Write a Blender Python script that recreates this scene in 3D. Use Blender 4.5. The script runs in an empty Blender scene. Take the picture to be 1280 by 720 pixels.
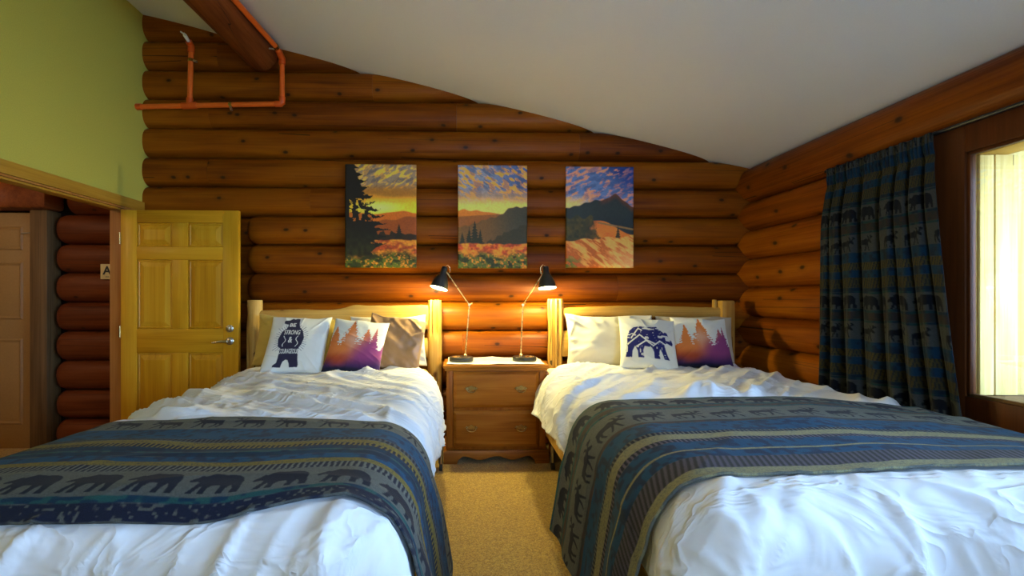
import bpy, bmesh, math, random
import numpy as np
from mathutils import Vector, Matrix, Euler

random.seed(7)
SC = bpy.context.scene
COL = SC.collection
PI = math.pi

# ------------------------------------------------------------------ camera, world, daylight, exposure
cam_data = bpy.data.cameras.new('camera')
cam_data.lens = 16.0
cam_data.sensor_width = 36.0
cam_data.shift_x = 50 / 1280
cam_data.shift_y = 14 / 1280
cam_data.clip_start = 0.02
cam = bpy.data.objects.new('camera', cam_data)
cam.location = (0, 0, 1.25)
cam.rotation_euler = (math.radians(90), 0, math.radians(-1.5))
COL.objects.link(cam)
SC.camera = cam

world = bpy.data.worlds.new('overcast_sky')
world.use_nodes = True
SC.world = world
bg = world.node_tree.nodes['Background']
bg.inputs['Color'].default_value = (0.355, 0.59, 1.0, 1)
bg.inputs['Strength'].default_value = 10.5

vs = SC.view_settings
vs.view_transform = 'Standard'
vs.look = 'None'
vs.exposure = 1.12
vs.gamma = 1.0
vs.use_curve_mapping = False
SC.cycles.max_bounces = 10
SC.cycles.diffuse_bounces = 6
SC.cycles.transparent_max_bounces = 16


def portal(name, loc, rot, sx, sy):
    l = bpy.data.lights.new(name, 'AREA')
    l.shape = 'RECTANGLE'
    l.size, l.size_y = sx, sy
    l.cycles.is_portal = True
    o = bpy.data.objects.new(name, l)
    o.location, o.rotation_euler = loc, rot
    COL.objects.link(o)


portal('window_portal', (2.86, 0.44, 1.38), (0, PI / 2, 0), 1.30, 3.5)
portal('rear_window_portal', (0.85, -1.86, 1.65), (PI / 2, 0, 0), 1.3, 1.15)


# ------------------------------------------------------------------ numpy noise
def _hash(ix, iy, seed):
    h = (ix.astype(np.int64) * 374761393 + iy.astype(np.int64) * 668265263 + seed * 974711) & 0x7fffffff
    h = ((h ^ (h >> 13)) * 1274126177) & 0x7fffffff
    h = h ^ (h >> 16)
    return (h & 0xffff) / 65535.0


def vnoise(x, y, seed=0):
    x = np.asarray(x, float); y = np.asarray(y, float)
    ix, iy = np.floor(x), np.floor(y)
    fx, fy = x - ix, y - iy
    fx = fx * fx * fx * (fx * (fx * 6 - 15) + 10)
    fy = fy * fy * fy * (fy * (fy * 6 - 15) + 10)
    a, b = _hash(ix, iy, seed), _hash(ix + 1, iy, seed)
    c, d = _hash(ix, iy + 1, seed), _hash(ix + 1, iy + 1, seed)
    return (a + (b - a) * fx) * (1 - fy) + (c + (d - c) * fx) * fy


def fbm(x, y, seed=0, octv=4):
    s, a, t = 0, 1.0, 0
    for i in range(octv):
        s = s + a * vnoise(x * 2 ** i, y * 2 ** i, seed + i * 17)
        t += a
        a *= 0.5
    return s / t


def ridge(x, y, seed=0):
    n = vnoise(x, y, seed)
    return 1 - np.abs(2 * n - 1)


def sstep(a, b, x):
    t = np.clip((x - a) / (b - a), 0, 1)
    return t * t * (3 - 2 * t)


def mix(a, b, t):
    t = np.asarray(t)[..., None]
    return a * (1 - t) + np.asarray(b) * t


def srgb(r, g, b):
    f = lambda c: c / 12.92 if c <= 0.04045 else ((c + 0.055) / 1.055) ** 2.4
    return np.array([f(r / 255), f(g / 255), f(b / 255)])


# ------------------------------------------------------------------ materials
def new_mat(name):
    m = bpy.data.materials.new(name)
    m.use_nodes = True
    nt = m.node_tree
    return m, nt, nt.nodes['Principled BSDF']


def node(nt, t, **kw):
    n = nt.nodes.new(t)
    for k, v in kw.items():
        setattr(n, k, v)
    return n


def ramp(nt, fac, stops):
    r = node(nt, 'ShaderNodeValToRGB')
    e = r.color_ramp.elements
    while len(e) < len(stops):
        e.new(0.5)
    for i, (p, c) in enumerate(stops):
        e[i].position = p
        e[i].color = (*c, 1) if len(c) == 3 else c
    nt.links.new(fac, r.inputs['Fac'])
    return r.outputs['Color']


def mathn(nt, op, a, b=None, c=None, clamp=False):
    n = node(nt, 'ShaderNodeMath', operation=op, use_clamp=clamp)
    for i, v in enumerate((a, b, c)):
        if v is None:
            continue
        if isinstance(v, (int, float)):
            n.inputs[i].default_value = v
        else:
            nt.links.new(v, n.inputs[i])
    return n.outputs[0]


def mixc(nt, fac, a, b, blend='MIX'):
    n = node(nt, 'ShaderNodeMix', data_type='RGBA', blend_type=blend)
    for i, v in ((0, fac), (6, a), (7, b)):
        if isinstance(v, (int, float)):
            n.inputs[i].default_value = v
        elif isinstance(v, tuple):
            n.inputs[i].default_value = (*v, 1)
        else:
            nt.links.new(v, n.inputs[i])
    return n.outputs[2]


def wood(name, dark, mid, light, rough=0.4, axis='X', grain=1.0, knots=0.5, cracks=0.0, unroll=False, knotcol=(0.03, 0.01, 0.004), bump=0.25, vary=0.35, kscale=2.2, coat=0.0):
    """varnished timber: stretched grain, per-object offset and tint, knots, drying cracks"""
    m, nt, p = new_mat(name)
    L = nt.links
    tc = node(nt, 'ShaderNodeTexCoord')
    info = node(nt, 'ShaderNodeObjectInfo')
    off = node(nt, 'ShaderNodeVectorMath', operation='SCALE')
    comb = node(nt, 'ShaderNodeCombineXYZ')
    L.new(info.outputs['Random'], comb.inputs[0]); L.new(info.outputs['Random'], comb.inputs[1]); L.new(info.outputs['Random'], comb.inputs[2])
    L.new(comb.outputs[0], off.inputs[0]); off.inputs['Scale'].default_value = 37.0
    add = node(nt, 'ShaderNodeVectorMath', operation='ADD')
    L.new(tc.outputs['Object'], add.inputs[0]); L.new(off.outputs[0], add.inputs[1])

    def mapped(along, across):
        mp = node(nt, 'ShaderNodeMapping')
        s = {'X': (along, across, across), 'Y': (across, along, across), 'Z': (across, across, along)}[axis]
        mp.inputs['Scale'].default_value = s
        L.new(add.outputs[0], mp.inputs['Vector'])
        return mp.outputs[0]

    def noise(vec, scale, detail=3.0, dist=0.0):
        n = node(nt, 'ShaderNodeTexNoise')
        n.inputs['Scale'].default_value = scale
        n.inputs['Detail'].default_value = detail
        n.inputs['Distortion'].default_value = dist
        L.new(vec, n.inputs['Vector'])
        return n.outputs['Fac']
    g1 = noise(mapped(0.7 * grain, 9 * grain), 1.6, 4, 0.6)
    g2 = noise(mapped(1.2 * grain, 60 * grain), 1.5, 3, 0.2)
    g3 = noise(mapped(0.8, 1.6), 1.3, 2)
    f = mathn(nt, 'ADD', mathn(nt, 'MULTIPLY', g1, 0.65), mathn(nt, 'MULTIPLY', g2, 0.35))
    f = mathn(nt, 'ADD', f, mathn(nt, 'MULTIPLY', mathn(nt, 'SUBTRACT', g3, 0.5), 0.45))
    f = mathn(nt, 'ADD', f, mathn(nt, 'MULTIPLY', mathn(nt, 'SUBTRACT', info.outputs['Random'], 0.5), vary * 0.5))
    col = ramp(nt, f, [(0.28, dark), (0.5, mid), (0.72, light)])
    height = g2
    if knots > 0:
        v = node(nt, 'ShaderNodeTexVoronoi')
        v.inputs['Scale'].default_value = kscale
        v.inputs['Randomness'].default_value = 1.0
        if unroll:
            sp = node(nt, 'ShaderNodeSeparateXYZ'); L.new(tc.outputs['Object'], sp.inputs[0])
            al, cr = (sp.outputs[0], sp.outputs[1]) if axis == 'X' else (sp.outputs[1], sp.outputs[0])
            an = mathn(nt, 'MULTIPLY', mathn(nt, 'ARCTAN2', sp.outputs[2], mathn(nt, 'ABSOLUTE', cr)), 0.15)
            cb_ = node(nt, 'ShaderNodeCombineXYZ')
            wob = noise(mapped(6, 9), 1.5, 1)
            L.new(mathn(nt, 'ADD', mathn(nt, 'ADD', mathn(nt, 'MULTIPLY', al, 0.75), mathn(nt, 'MULTIPLY', info.outputs['Random'], 91.0)), mathn(nt, 'MULTIPLY', wob, 0.02)), cb_.inputs[0])
            L.new(mathn(nt, 'ADD', an, mathn(nt, 'MULTIPLY', info.outputs['Random'], 53.0)), cb_.inputs[1])
            v.voronoi_dimensions = '2D'
            L.new(cb_.outputs[0], v.inputs['Vector'])
        else:
            L.new(mapped(1.0, 1.5), v.inputs['Vector'])
        d = v.outputs['Distance']
        k = ramp(nt, d, [(0.0, (1, 1, 1)), (0.05 * knots + 0.012, (0.85, 0.85, 0.85)), (0.07 * knots + 0.03, (0.22, 0.22, 0.22)), (0.16, (0, 0, 0))])
        col = mixc(nt, k, col, knotcol)
    if cracks > 0:
        c = noise(mapped(0.10, 11.0), 1.0, 0.0, 0.0)
        band = mathn(nt, 'ABSOLUTE', mathn(nt, 'SUBTRACT', c, 0.5))
        gate = noise(mapped(0.9, 1.0), 1.1, 0)
        ck = mathn(nt, 'MULTIPLY', mathn(nt, 'LESS_THAN', band, 0.004 * cracks), mathn(nt, 'GREATER_THAN', gate, 0.5))
        col = mixc(nt, mathn(nt, 'MULTIPLY', ck, 0.85), col, (0.015, 0.006, 0.003))
        height = mathn(nt, 'SUBTRACT', height, mathn(nt, 'MULTIPLY', ck, 2.0))
    L.new(col, p.inputs['Base Color'])
    r = ramp(nt, g2, [(0.3, (rough + 0.1,) * 3), (0.7, (rough - 0.04,) * 3)])
    L.new(r, p.inputs['Roughness'])
    p.inputs['Specular IOR Level'].default_value = 0.17
    b = node(nt, 'ShaderNodeBump')
    b.inputs['Strength'].default_value = bump
    b.inputs['Distance'].default_value = 0.004
    L.new(height, b.inputs['Height'])
    L.new(b.outputs[0], p.inputs['Normal'])
    return m


def paint(name, col, rough=0.85, scale=60, bump=0.15, var=0.06):
    m, nt, p = new_mat(name)
    tc = node(nt, 'ShaderNodeTexCoord')
    n = node(nt, 'ShaderNodeTexNoise')
    n.inputs['Scale'].default_value = scale
    n.inputs['Detail'].default_value = 4
    nt.links.new(tc.outputs['Object'], n.inputs['Vector'])
    c = np.array(col)
    nt.links.new(ramp(nt, n.outputs['Fac'], [(0.3, tuple(c * (1 - var))), (0.7, tuple(np.minimum(c * (1 + var), 1)))]), p.inputs['Base Color'])
    p.inputs['Roughness'].default_value = rough
    b = node(nt, 'ShaderNodeBump')
    b.inputs['Strength'].default_value = bump
    b.inputs['Distance'].default_value = 0.002
    nt.links.new(n.outputs['Fac'], b.inputs['Height'])
    nt.links.new(b.outputs[0], p.inputs['Normal'])
    return m


def metal(name, col, rough=0.3):
    m, nt, p = new_mat(name)
    tc = node(nt, 'ShaderNodeTexCoord')
    n = node(nt, 'ShaderNodeTexNoise')
    n.inputs['Scale'].default_value = 40
    nt.links.new(tc.outputs['Object'], n.inputs['Vector'])
    nt.links.new(ramp(nt, n.outputs['Fac'], [(0.3, (rough * 0.8,) * 3), (0.7, (rough * 1.3,) * 3)]), p.inputs['Roughness'])
    p.inputs['Base Color'].default_value = (*col, 1)
    p.inputs['Metallic'].default_value = 1.0
    return m


def fabric(name, col=None, rough=0.9, weave=900, bump=0.2, sheen=0.25, speck=0.0, crease=0.0):
    """cloth; colour from the woven/printed pattern stored on the mesh when col is None"""
    m, nt, p = new_mat(name)
    L = nt.links
    tc = node(nt, 'ShaderNodeTexCoord')
    n = node(nt, 'ShaderNodeTexNoise')
    n.inputs['Scale'].default_value = weave
    n.inputs['Detail'].default_value = 2
    L.new(tc.outputs['Object'], n.inputs['Vector'])
    if col is None:
        a = node(nt, 'ShaderNodeAttribute', attribute_name='pattern')
        c = a.outputs['Color']
    else:
        c = node(nt, 'ShaderNodeRGB')
        c.outputs[0].default_value = (*col, 1)
        c = c.outputs[0]
    if speck > 0:
        s = ramp(nt, n.outputs['Fac'], [(0.25, (1 - speck,) * 3), (0.75, (1 + speck,) * 3)])
        c = mixc(nt, 1.0, c, s, 'MULTIPLY')
    L.new(c, p.inputs['Base Color'])
    p.inputs['Roughness'].default_value = rough
    p.inputs['Sheen Weight'].default_value = sheen
    p.inputs['Specular IOR Level'].default_value = 0.2 if rough > 0.8 else 0.5
    b = node(nt, 'ShaderNodeBump')
    b.inputs['Strength'].default_value = bump
    b.inputs['Distance'].default_value = 0.002
    L.new(n.outputs['Fac'], b.inputs['Height'])
    if crease > 0:
        mp = node(nt, 'ShaderNodeMapping'); mp.inputs['Rotation'].default_value = (0, 0, 0.7); mp.inputs['Scale'].default_value = (2.2, 6.5, 3.0)
        L.new(tc.outputs['Object'], mp.inputs['Vector'])
        k = node(nt, 'ShaderNodeTexNoise'); k.inputs['Scale'].default_value = 1.3; k.inputs['Detail'].default_value = 3.0; k.inputs['Distortion'].default_value = 0.8
        L.new(mp.outputs[0], k.inputs['Vector'])
        h = mathn(nt, 'POWER', mathn(nt, 'SUBTRACT', 1.0, mathn(nt, 'ABSOLUTE', mathn(nt, 'MULTIPLY', mathn(nt, 'SUBTRACT', k.outputs['Fac'], 0.5), 4.0)), clamp=True), 3.0)
        b2 = node(nt, 'ShaderNodeBump'); b2.inputs['Strength'].default_value = crease; b2.inputs['Distance'].default_value = 0.012
        L.new(h, b2.inputs['Height']); L.new(b2.outputs[0], b.inputs['Normal'])
    L.new(b.outputs[0], p.inputs['Normal'])
    return m


def plain(name, col, rough=0.5):
    return paint(name, col, rough, 25, 0.05, 0.04)


M = {}
M['log'] = wood('varnished_log', (0.125, 0.0245, 0.0008), (0.235, 0.0560, 0.0012), (0.320, 0.092, 0.003), 0.42, 'X', 1, 0.5, 1.0, vary=0.5, unroll=True, kscale=3.4)
M['log_y'] = wood('varnished_log_side', (0.125, 0.0245, 0.0008), (0.235, 0.0560, 0.0012), (0.320, 0.092, 0.003), 0.42, 'Y', 1, 0.6, 1.0, vary=0.4, unroll=True, kscale=3.4)
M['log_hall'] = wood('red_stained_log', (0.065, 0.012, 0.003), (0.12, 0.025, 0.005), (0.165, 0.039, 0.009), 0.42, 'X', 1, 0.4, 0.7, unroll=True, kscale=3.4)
M['beam'] = wood('beam_timber', (0.13, 0.03, 0.006), (0.22, 0.055, 0.010), (0.29, 0.085, 0.016), 0.5, 'Y', 1, 0.3, 0.6)
M['casing'] = wood('dark_plank', (0.05, 0.013, 0.003), (0.085, 0.022, 0.004), (0.115, 0.031, 0.006), 0.4, 'Z', 1, 0.2, 0.2)
M['pine'] = wood('yellow_pine', (0.44, 0.185, 0.006), (0.57, 0.265, 0.010), (0.65, 0.34, 0.020), 0.35, 'Z', 1, 0.15, 0, knotcol=(0.3, 0.12, 0.02), bump=0.08, vary=0.25)
M['pine_x'] = wood('yellow_pine_cross', (0.44, 0.185, 0.006), (0.57, 0.265, 0.010), (0.65, 0.34, 0.020), 0.35, 'X', 1, 0.15, 0, knotcol=(0.3, 0.12, 0.02), bump=0.08, vary=0.25)
M['pine_y'] = wood('pine_trim', (0.33, 0.15, 0.014), (0.44, 0.22, 0.022), (0.52, 0.28, 0.040), 0.45, 'Y', 1, 0.15, 0, knotcol=(0.2, 0.08, 0.02), bump=0.08)
M['jamb'] = wood('orange_jamb', (0.28, 0.10, 0.02), (0.38, 0.15, 0.03), (0.45, 0.2, 0.045), 0.4, 'Z', 1, 0.2, 0)
M['bedwood_x'] = wood('peeled_log_rail', (0.42, 0.20, 0.035), (0.60, 0.34, 0.075), (0.70, 0.45, 0.13), 0.45, 'X', 0.8, 0.5, 0.5, knotcol=(0.10, 0.03, 0.01), bump=0.2)
M['bedwood_z'] = wood('peeled_log_post', (0.42, 0.20, 0.035), (0.60, 0.34, 0.075), (0.70, 0.45, 0.13), 0.45, 'Z', 0.8, 1.1, 3.5, knotcol=(0.12, 0.04, 0.01), bump=0.3, kscale=3.5)
M['oak'] = wood('stained_oak', (0.17, 0.043, 0.003), (0.35, 0.115, 0.009), (0.46, 0.175, 0.020), 0.38, 'X', 1.4, 0.0, 0, bump=0.15, vary=0.15)
M['oak_z'] = wood('stained_oak_upright', (0.20, 0.056, 0.005), (0.31, 0.095, 0.009), (0.38, 0.135, 0.016), 0.38, 'Z', 1.4, 0.0, 0, bump=0.15, vary=0.15)
M['post'] = wood('grey_brown_post', (0.09, 0.045, 0.015), (0.15, 0.08, 0.028), (0.20, 0.11, 0.04), 0.6, 'Z', 1, 0.3, 0.6)
M['fence'] = wood('weathered_board', (0.50, 0.30, 0.07), (0.68, 0.46, 0.15), (0.80, 0.62, 0.30), 0.8, 'Z', 0.8, 0.8, 0.6, knotcol=(0.16, 0.08, 0.02))
M['chink'] = paint('dark_chinking', (0.03, 0.012, 0.005), 0.9)
M['green'] = paint('yellow_green_paint', (0.48, 0.41, 0.055), 0.8, 150, 0.25)
M['ceiling'] = paint('off_white_ceiling', (0.79, 0.80, 0.86), 0.9, 200, 0.1, 0.02)
M['hall_paint'] = paint('hall_paint', (0.35, 0.30, 0.16), 0.8)
M['beige_door'] = paint('beige_door_paint', (0.33, 0.18, 0.055), 0.45, 90, 0.1)
M['concrete'] = paint('grey_ground', (0.58, 0.55, 0.50), 0.9, 8, 0.5, 0.15)
M['brass'] = metal('aged_brass', (0.50, 0.35, 0.15), 0.22)
M['gold'] = metal('satin_brass', (0.80, 0.58, 0.27), 0.28)
M['nickel'] = metal('satin_nickel', (0.55, 0.52, 0.47), 0.3)
M['steel'] = metal('dull_steel', (0.30, 0.28, 0.24), 0.4)
M['black'] = plain('black_enamel', (0.016, 0.016, 0.018), 0.32)
M['rubber'] = plain('black_rubber', (0.02, 0.02, 0.02), 0.7)
M['white_enamel'] = plain('white_enamel', (0.8, 0.8, 0.78), 0.4)
M['orange'] = plain('orange_plastic', (0.78, 0.13, 0.012), 0.35)
M['orange_fit'] = plain('orange_plastic_fitting', (0.66, 0.085, 0.008), 0.3)
M['duvet'] = fabric('white_cotton', (0.80, 0.79, 0.80), 0.85, 700, 0.1, 0.15, crease=0.6)
M['cream'] = fabric('cream_cotton', (0.76, 0.70, 0.58), 0.85, 700, 0.12, 0.15)
M['tan'] = fabric('tan_cotton', (0.55, 0.45, 0.31), 0.85, 700, 0.12, 0.15)
M['olive'] = fabric('straw_yellow_cotton', (0.56, 0.38, 0.075), 0.85, 700, 0.12, 0.15)
M['satin'] = fabric('brown_satin', (0.30, 0.165, 0.078), 0.38, 900, 0.05, 0.3)
M['print'] = fabric('printed_cushion_cover', None, 0.85, 900, 0.15, 0.1)
M['fleece'] = fabric('woven_fleece', None, 0.95, 420, 0.5, 0.03, 0.30)
M['drape'] = fabric('woven_drapery', None, 0.9, 500, 0.3, 0.05, 0.25)
M['canvas'] = fabric('printed_canvas', None, 0.55, 900, 0.1, 0.0)
M['runner'] = fabric('white_linen', (0.80, 0.76, 0.70), 0.85, 500, 0.2)
M['mattress'] = fabric('ticking', (0.62, 0.60, 0.56), 0.9, 500, 0.2)
M['boxspring'] = fabric('dark_ticking', (0.06, 0.055, 0.05), 0.9, 500, 0.2)


def carpet_mat():
    m, nt, p = new_mat('loop_carpet')
    L = nt.links
    tc = node(nt, 'ShaderNodeTexCoord')
    v = node(nt, 'ShaderNodeTexVoronoi'); v.inputs['Scale'].default_value = 150
    n = node(nt, 'ShaderNodeTexNoise'); n.inputs['Scale'].default_value = 90; n.inputs['Detail'].default_value = 3
    L.new(tc.outputs['Object'], v.inputs['Vector']); L.new(tc.outputs['Object'], n.inputs['Vector'])
    f = mathn(nt, 'ADD', mathn(nt, 'MULTIPLY', v.outputs['Distance'], -0.6), n.outputs['Fac'])
    L.new(ramp(nt, f, [(0.0, (0.32, 0.18, 0.03)), (0.3, (0.55, 0.34, 0.06)), (0.55, (0.66, 0.44, 0.09))]), p.inputs['Base Color'])
    p.inputs['Roughness'].default_value = 1.0
    p.inputs['Sheen Weight'].default_value = 0.2
    b = node(nt, 'ShaderNodeBump'); b.inputs['Strength'].default_value = 0.8; b.inputs['Distance'].default_value = 0.006
    L.new(f, b.inputs['Height']); L.new(b.outputs[0], p.inputs['Normal'])
    return m


def glass_mat():
    m = bpy.data.materials.new('window_glass'); m.use_nodes = True
    nt = m.node_tree; nt.nodes.clear()
    out = node(nt, 'ShaderNodeOutputMaterial')
    t = node(nt, 'ShaderNodeBsdfTransparent'); t.inputs[0].default_value = (0.95, 0.97, 0.96, 1)
    g = node(nt, 'ShaderNodeBsdfGlossy'); g.inputs['Roughness'].default_value = 0.02
    fr = node(nt, 'ShaderNodeFresnel'); fr.inputs['IOR'].default_value = 1.45
    mx = node(nt, 'ShaderNodeMixShader')
    nt.links.new(fr.outputs[0], mx.inputs[0]); nt.links.new(t.outputs[0], mx.inputs[1]); nt.links.new(g.outputs[0], mx.inputs[2])
    nt.links.new(mx.outputs[0], out.inputs[0])
    return m


def emit_mat(name, col, strength):
    m, nt, p = new_mat(name)
    p.inputs['Base Color'].default_value = (*col, 1)
    p.inputs['Emission Color'].default_value = (*col, 1)
    p.inputs['Emission Strength'].default_value = strength
    return m


M['carpet'] = carpet_mat()
M['glass'] = glass_mat()
M['bulb'] = emit_mat('warm_bulb', (1.0, 0.80, 0.50), 14.0)


# ------------------------------------------------------------------ object helpers
def link(o, parent=None):
    COL.objects.link(o)
    if parent is not None:
        o.parent = parent
    return o


def raw(name, verts, faces, mat, parent=None, smooth=True, sharp=None, loc=None):
    me = bpy.data.meshes.new(name)
    me.from_pydata([tuple(map(float, v)) for v in verts], [], [tuple(map(int, f)) for f in faces])
    me.materials.append(mat)
    if smooth:
        me.polygons.foreach_set('use_smooth', [True] * len(me.polygons))
        if sharp:
            me.set_sharp_from_angle(angle=math.radians(sharp))
    me.update()
    o = bpy.data.objects.new(name, me)
    if loc:
        o.location = loc
    return link(o, parent)


def from_bm(name, bm, mat, parent=None, smooth=True, sharp=35, loc=None):
    bmesh.ops.recalc_face_normals(bm, faces=bm.faces)
    me = bpy.data.meshes.new(name)
    bm.to_mesh(me); bm.free()
    me.materials.append(mat)
    if smooth:
        me.polygons.foreach_set('use_smooth', [True] * len(me.polygons))
        if sharp:
            me.set_sharp_from_angle(angle=math.radians(sharp))
    o = bpy.data.objects.new(name, me)
    if loc:
        o.location = loc
    return link(o, parent)


def add_box(bm, x0, x1, y0, y1, z0, z1, bev=0.0, seg=2):
    r = bmesh.ops.create_cube(bm, size=1.0)
    vs_ = r['verts']
    for v in vs_:
        v.co = Vector(((x0 + x1) / 2 + v.co.x * (x1 - x0), (y0 + y1) / 2 + v.co.y * (y1 - y0), (z0 + z1) / 2 + v.co.z * (z1 - z0)))
    if bev > 0:
        es = list({e for v in vs_ for e in v.link_edges})
        bmesh.ops.bevel(bm, geom=es, offset=bev, segments=seg, profile=0.5, affect='EDGES')


def box(name, b, mat, parent=None, bev=0.0):
    """box as its own object, with its origin at the box's centre"""
    cx, cy, cz = (b[0] + b[1]) / 2, (b[2] + b[3]) / 2, (b[4] + b[5]) / 2
    bm = bmesh.new()
    add_box(bm, b[0] - cx, b[1] - cx, b[2] - cy, b[3] - cy, b[4] - cz, b[5] - cz, bev)
    o = from_bm(name, bm, mat, parent, smooth=bev > 0)
    p = Vector((cx, cy, cz))
    if parent is not None:
        p = p - parent_world(parent)
    o.location = p
    return o


def parent_world(o):
    p = Vector((0, 0, 0))
    while o is not None:
        p += o.location
        o = o.parent
    return p


def lathe_vf(profile, n=24, mat4=None):
    vs_, fs = [], []
    for r, z in profile:
        for k in range(n):
            a = 2 * PI * k / n
            vs_.append(Vector((r * math.cos(a), r * math.sin(a), z)))
    for i in range(len(profile) - 1):
        for k in range(n):
            a, b = i * n + k, i * n + (k + 1) % n
            fs.append((a, b, b + n, a + n))
    if mat4 is not None:
        vs_ = [mat4 @ v for v in vs_]
    return vs_, fs


def tube_vf(path, r, n=10, caps=True):
    P = [Vector(p) for p in path]
    rs = r if isinstance(r, (list, tuple)) else [r] * len(P)
    vs_, fs = [], []
    prev = None
    for i, p in enumerate(P):
        t = (P[min(i + 1, len(P) - 1)] - P[max(i - 1, 0)]).normalized()
        if prev is None:
            u = t.orthogonal().normalized()
        else:
            u = (prev - t * prev.dot(t)).normalized()
        prev = u
        w = t.cross(u)
        for k in range(n):
            a = 2 * PI * k / n
            vs_.append(p + (u * math.cos(a) + w * math.sin(a)) * rs[i])
    for i in range(len(P) - 1):
        for k in range(n):
            a, b = i * n + k, i * n + (k + 1) % n
            fs.append((a, b, b + n, a + n))
    if caps:
        fs.append(tuple(range(n - 1, -1, -1)))
        fs.append(tuple((len(P) - 1) * n + k for k in range(n)))
    return vs_, fs


def merge(*vfs):
    V, F = [], []
    for v, f in vfs:
        o = len(V)
        V += list(v)
        F += [tuple(i + o for i in q) for q in f]
    return V, F


def tube(name, path, r, mat, parent=None, n=10):
    v, f = tube_vf(path, r, n)
    return raw(name, v, f, mat, parent, True, 40)


def lathe(name, profile, mat, parent=None, n=28, mat4=None, sharp=40):
    v, f = lathe_vf(profile, n, mat4)
    return raw(name, v, f, mat, parent, True, sharp)


def grid(name, P, mat, parent=None, pattern=None, solid=0.0):
    nu, nv = P.shape[:2]
    idx = np.arange(nu * nv).reshape(nu, nv)
    F = np.stack([idx[:-1, :-1], idx[1:, :-1], idx[1:, 1:], idx[:-1, 1:]], -1).reshape(-1, 4)
    me = bpy.data.meshes.new(name)
    nf = len(F)
    me.vertices.add(nu * nv); me.loops.add(nf * 4); me.polygons.add(nf)
    me.vertices.foreach_set('co', P.reshape(-1).astype(np.float32))
    me.loops.foreach_set('vertex_index', F.reshape(-1).astype(np.int32))
    me.polygons.foreach_set('loop_start', (np.arange(nf) * 4).astype(np.int32))
    me.polygons.foreach_set('use_smooth', np.ones(nf, bool))
    me.update(calc_edges=True)
    set_pattern(me, pattern)
    me.materials.append(mat)
    o = bpy.data.objects.new(name, me)
    link(o, parent)
    if solid:
        md = o.modifiers.new('thickness', 'SOLIDIFY')
        md.thickness = abs(solid)
        md.offset = -1 if solid > 0 else 1
    return o


def set_pattern(me, pattern):
    if pattern is None:
        return
    a = me.attributes.new('pattern', 'FLOAT_COLOR', 'POINT')
    c = np.concatenate([pattern.reshape(-1, 3), np.ones((pattern.size // 3, 1))], 1).astype(np.float32)
    a.data.foreach_set('color', c.reshape(-1))


def empty(name, loc=(0, 0, 0), rz=0.0):
    o = bpy.data.objects.new(name, None)
    o.location = loc
    o.rotation_euler = (0, 0, rz)
    o.empty_display_size = 0.1
    return link(o)


def tag(o, label=None, cat=None, group=None, kind=None):
    if label: o['label'] = label
    if cat: o['category'] = cat
    if group: o['group'] = group
    if kind: o['kind'] = kind
    return o


def ceil_z(x):
    return 2.372 + 0.2428 * (2.5 - x)


# ------------------------------------------------------------------ structure: floor, ceiling
fl = box('floor', (-5.2, 2.75, -1.8, 4.25, -0.1, 0.0), M['carpet'])
tag(fl, 'golden beige loop carpet between the two beds', kind='structure')

bm = bmesh.new()
c0, c1 = (-2.80, ceil_z(-2.80)), (2.75, ceil_z(2.75))
q = []
for y in (-1.8, 4.2):
    for x, z in (c0, c1):
        q.append(bm.verts.new((x, y, z))); q.append(bm.verts.new((x, y, z + 0.12)))
for f in ((0, 2, 6, 4), (1, 5, 7, 3), (0, 1, 3, 2), (4, 6, 7, 5), (0, 4, 5, 1), (2, 3, 7, 6)):
    bm.faces.new([q[i] for i in f])
ce = from_bm('ceiling', bm, M['ceiling'], smooth=False)
tag(ce, 'off-white sloping plaster ceiling, low on the window side', kind='structure')

# ------------------------------------------------------------------ log walls
def log_mesh(length, r, seed, round0=False, round1=False, nang=36):
    """a debarked log along +X from 0 to length, slightly uneven"""
    st = max(4, int(length / 0.16))
    xs = list(np.linspace(0, length, st + 1))
    if round0:
        xs = [0, 0.006, 0.02, 0.045, 0.08] + [x for x in xs if x > 0.1]
    if round1:
        xs = [x for x in xs if x < length - 0.1] + [length - 0.08, length - 0.045, length - 0.02, length - 0.006, length]
    xs = np.array(xs)
    ang = np.linspace(0, 2 * PI, nang, endpoint=False)
    X, A = np.meshgrid(xs, ang, indexing='ij')
    R = r * (1 + 0.018 * (vnoise(X * 1.1, A * 0 + 3.3, seed) - 0.5) + 0.014 * (vnoise(X * 2.0, np.cos(A) * 2 + 5, seed + 3) - 0.5))
    sc = np.ones_like(xs)
    if round0:
        t = np.clip(1 - xs / 0.08, 0, 1); sc = sc * np.sqrt(np.maximum(1 - (t * 0.93) ** 2, 0.02))
    if round1:
        t = np.clip(1 - (length - xs) / 0.08, 0, 1); sc = sc * np.sqrt(np.maximum(1 - (t * 0.93) ** 2, 0.02))
    R = R * sc[:, None]
    ca, sa = np.cos(A), np.sin(A)
    se = (np.abs(ca) ** 2.5 + np.abs(sa) ** 2.5) ** (-1 / 2.5)        # hewn faces: a little squarer than round
    V = np.stack([X, R * se * ca, R * se * sa], -1).reshape(-1, 3)
    n = len(xs)
    F = []
    for i in range(n - 1):
        for k in range(nang):
            a, b = i * nang + k, i * nang + (k + 1) % nang
            F.append((a, b, b + nang, a + nang))
    F.append(tuple(range(nang - 1, -1, -1)))
    F.append(tuple((n - 1) * nang + k for k in range(nang)))
    return V, F


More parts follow.
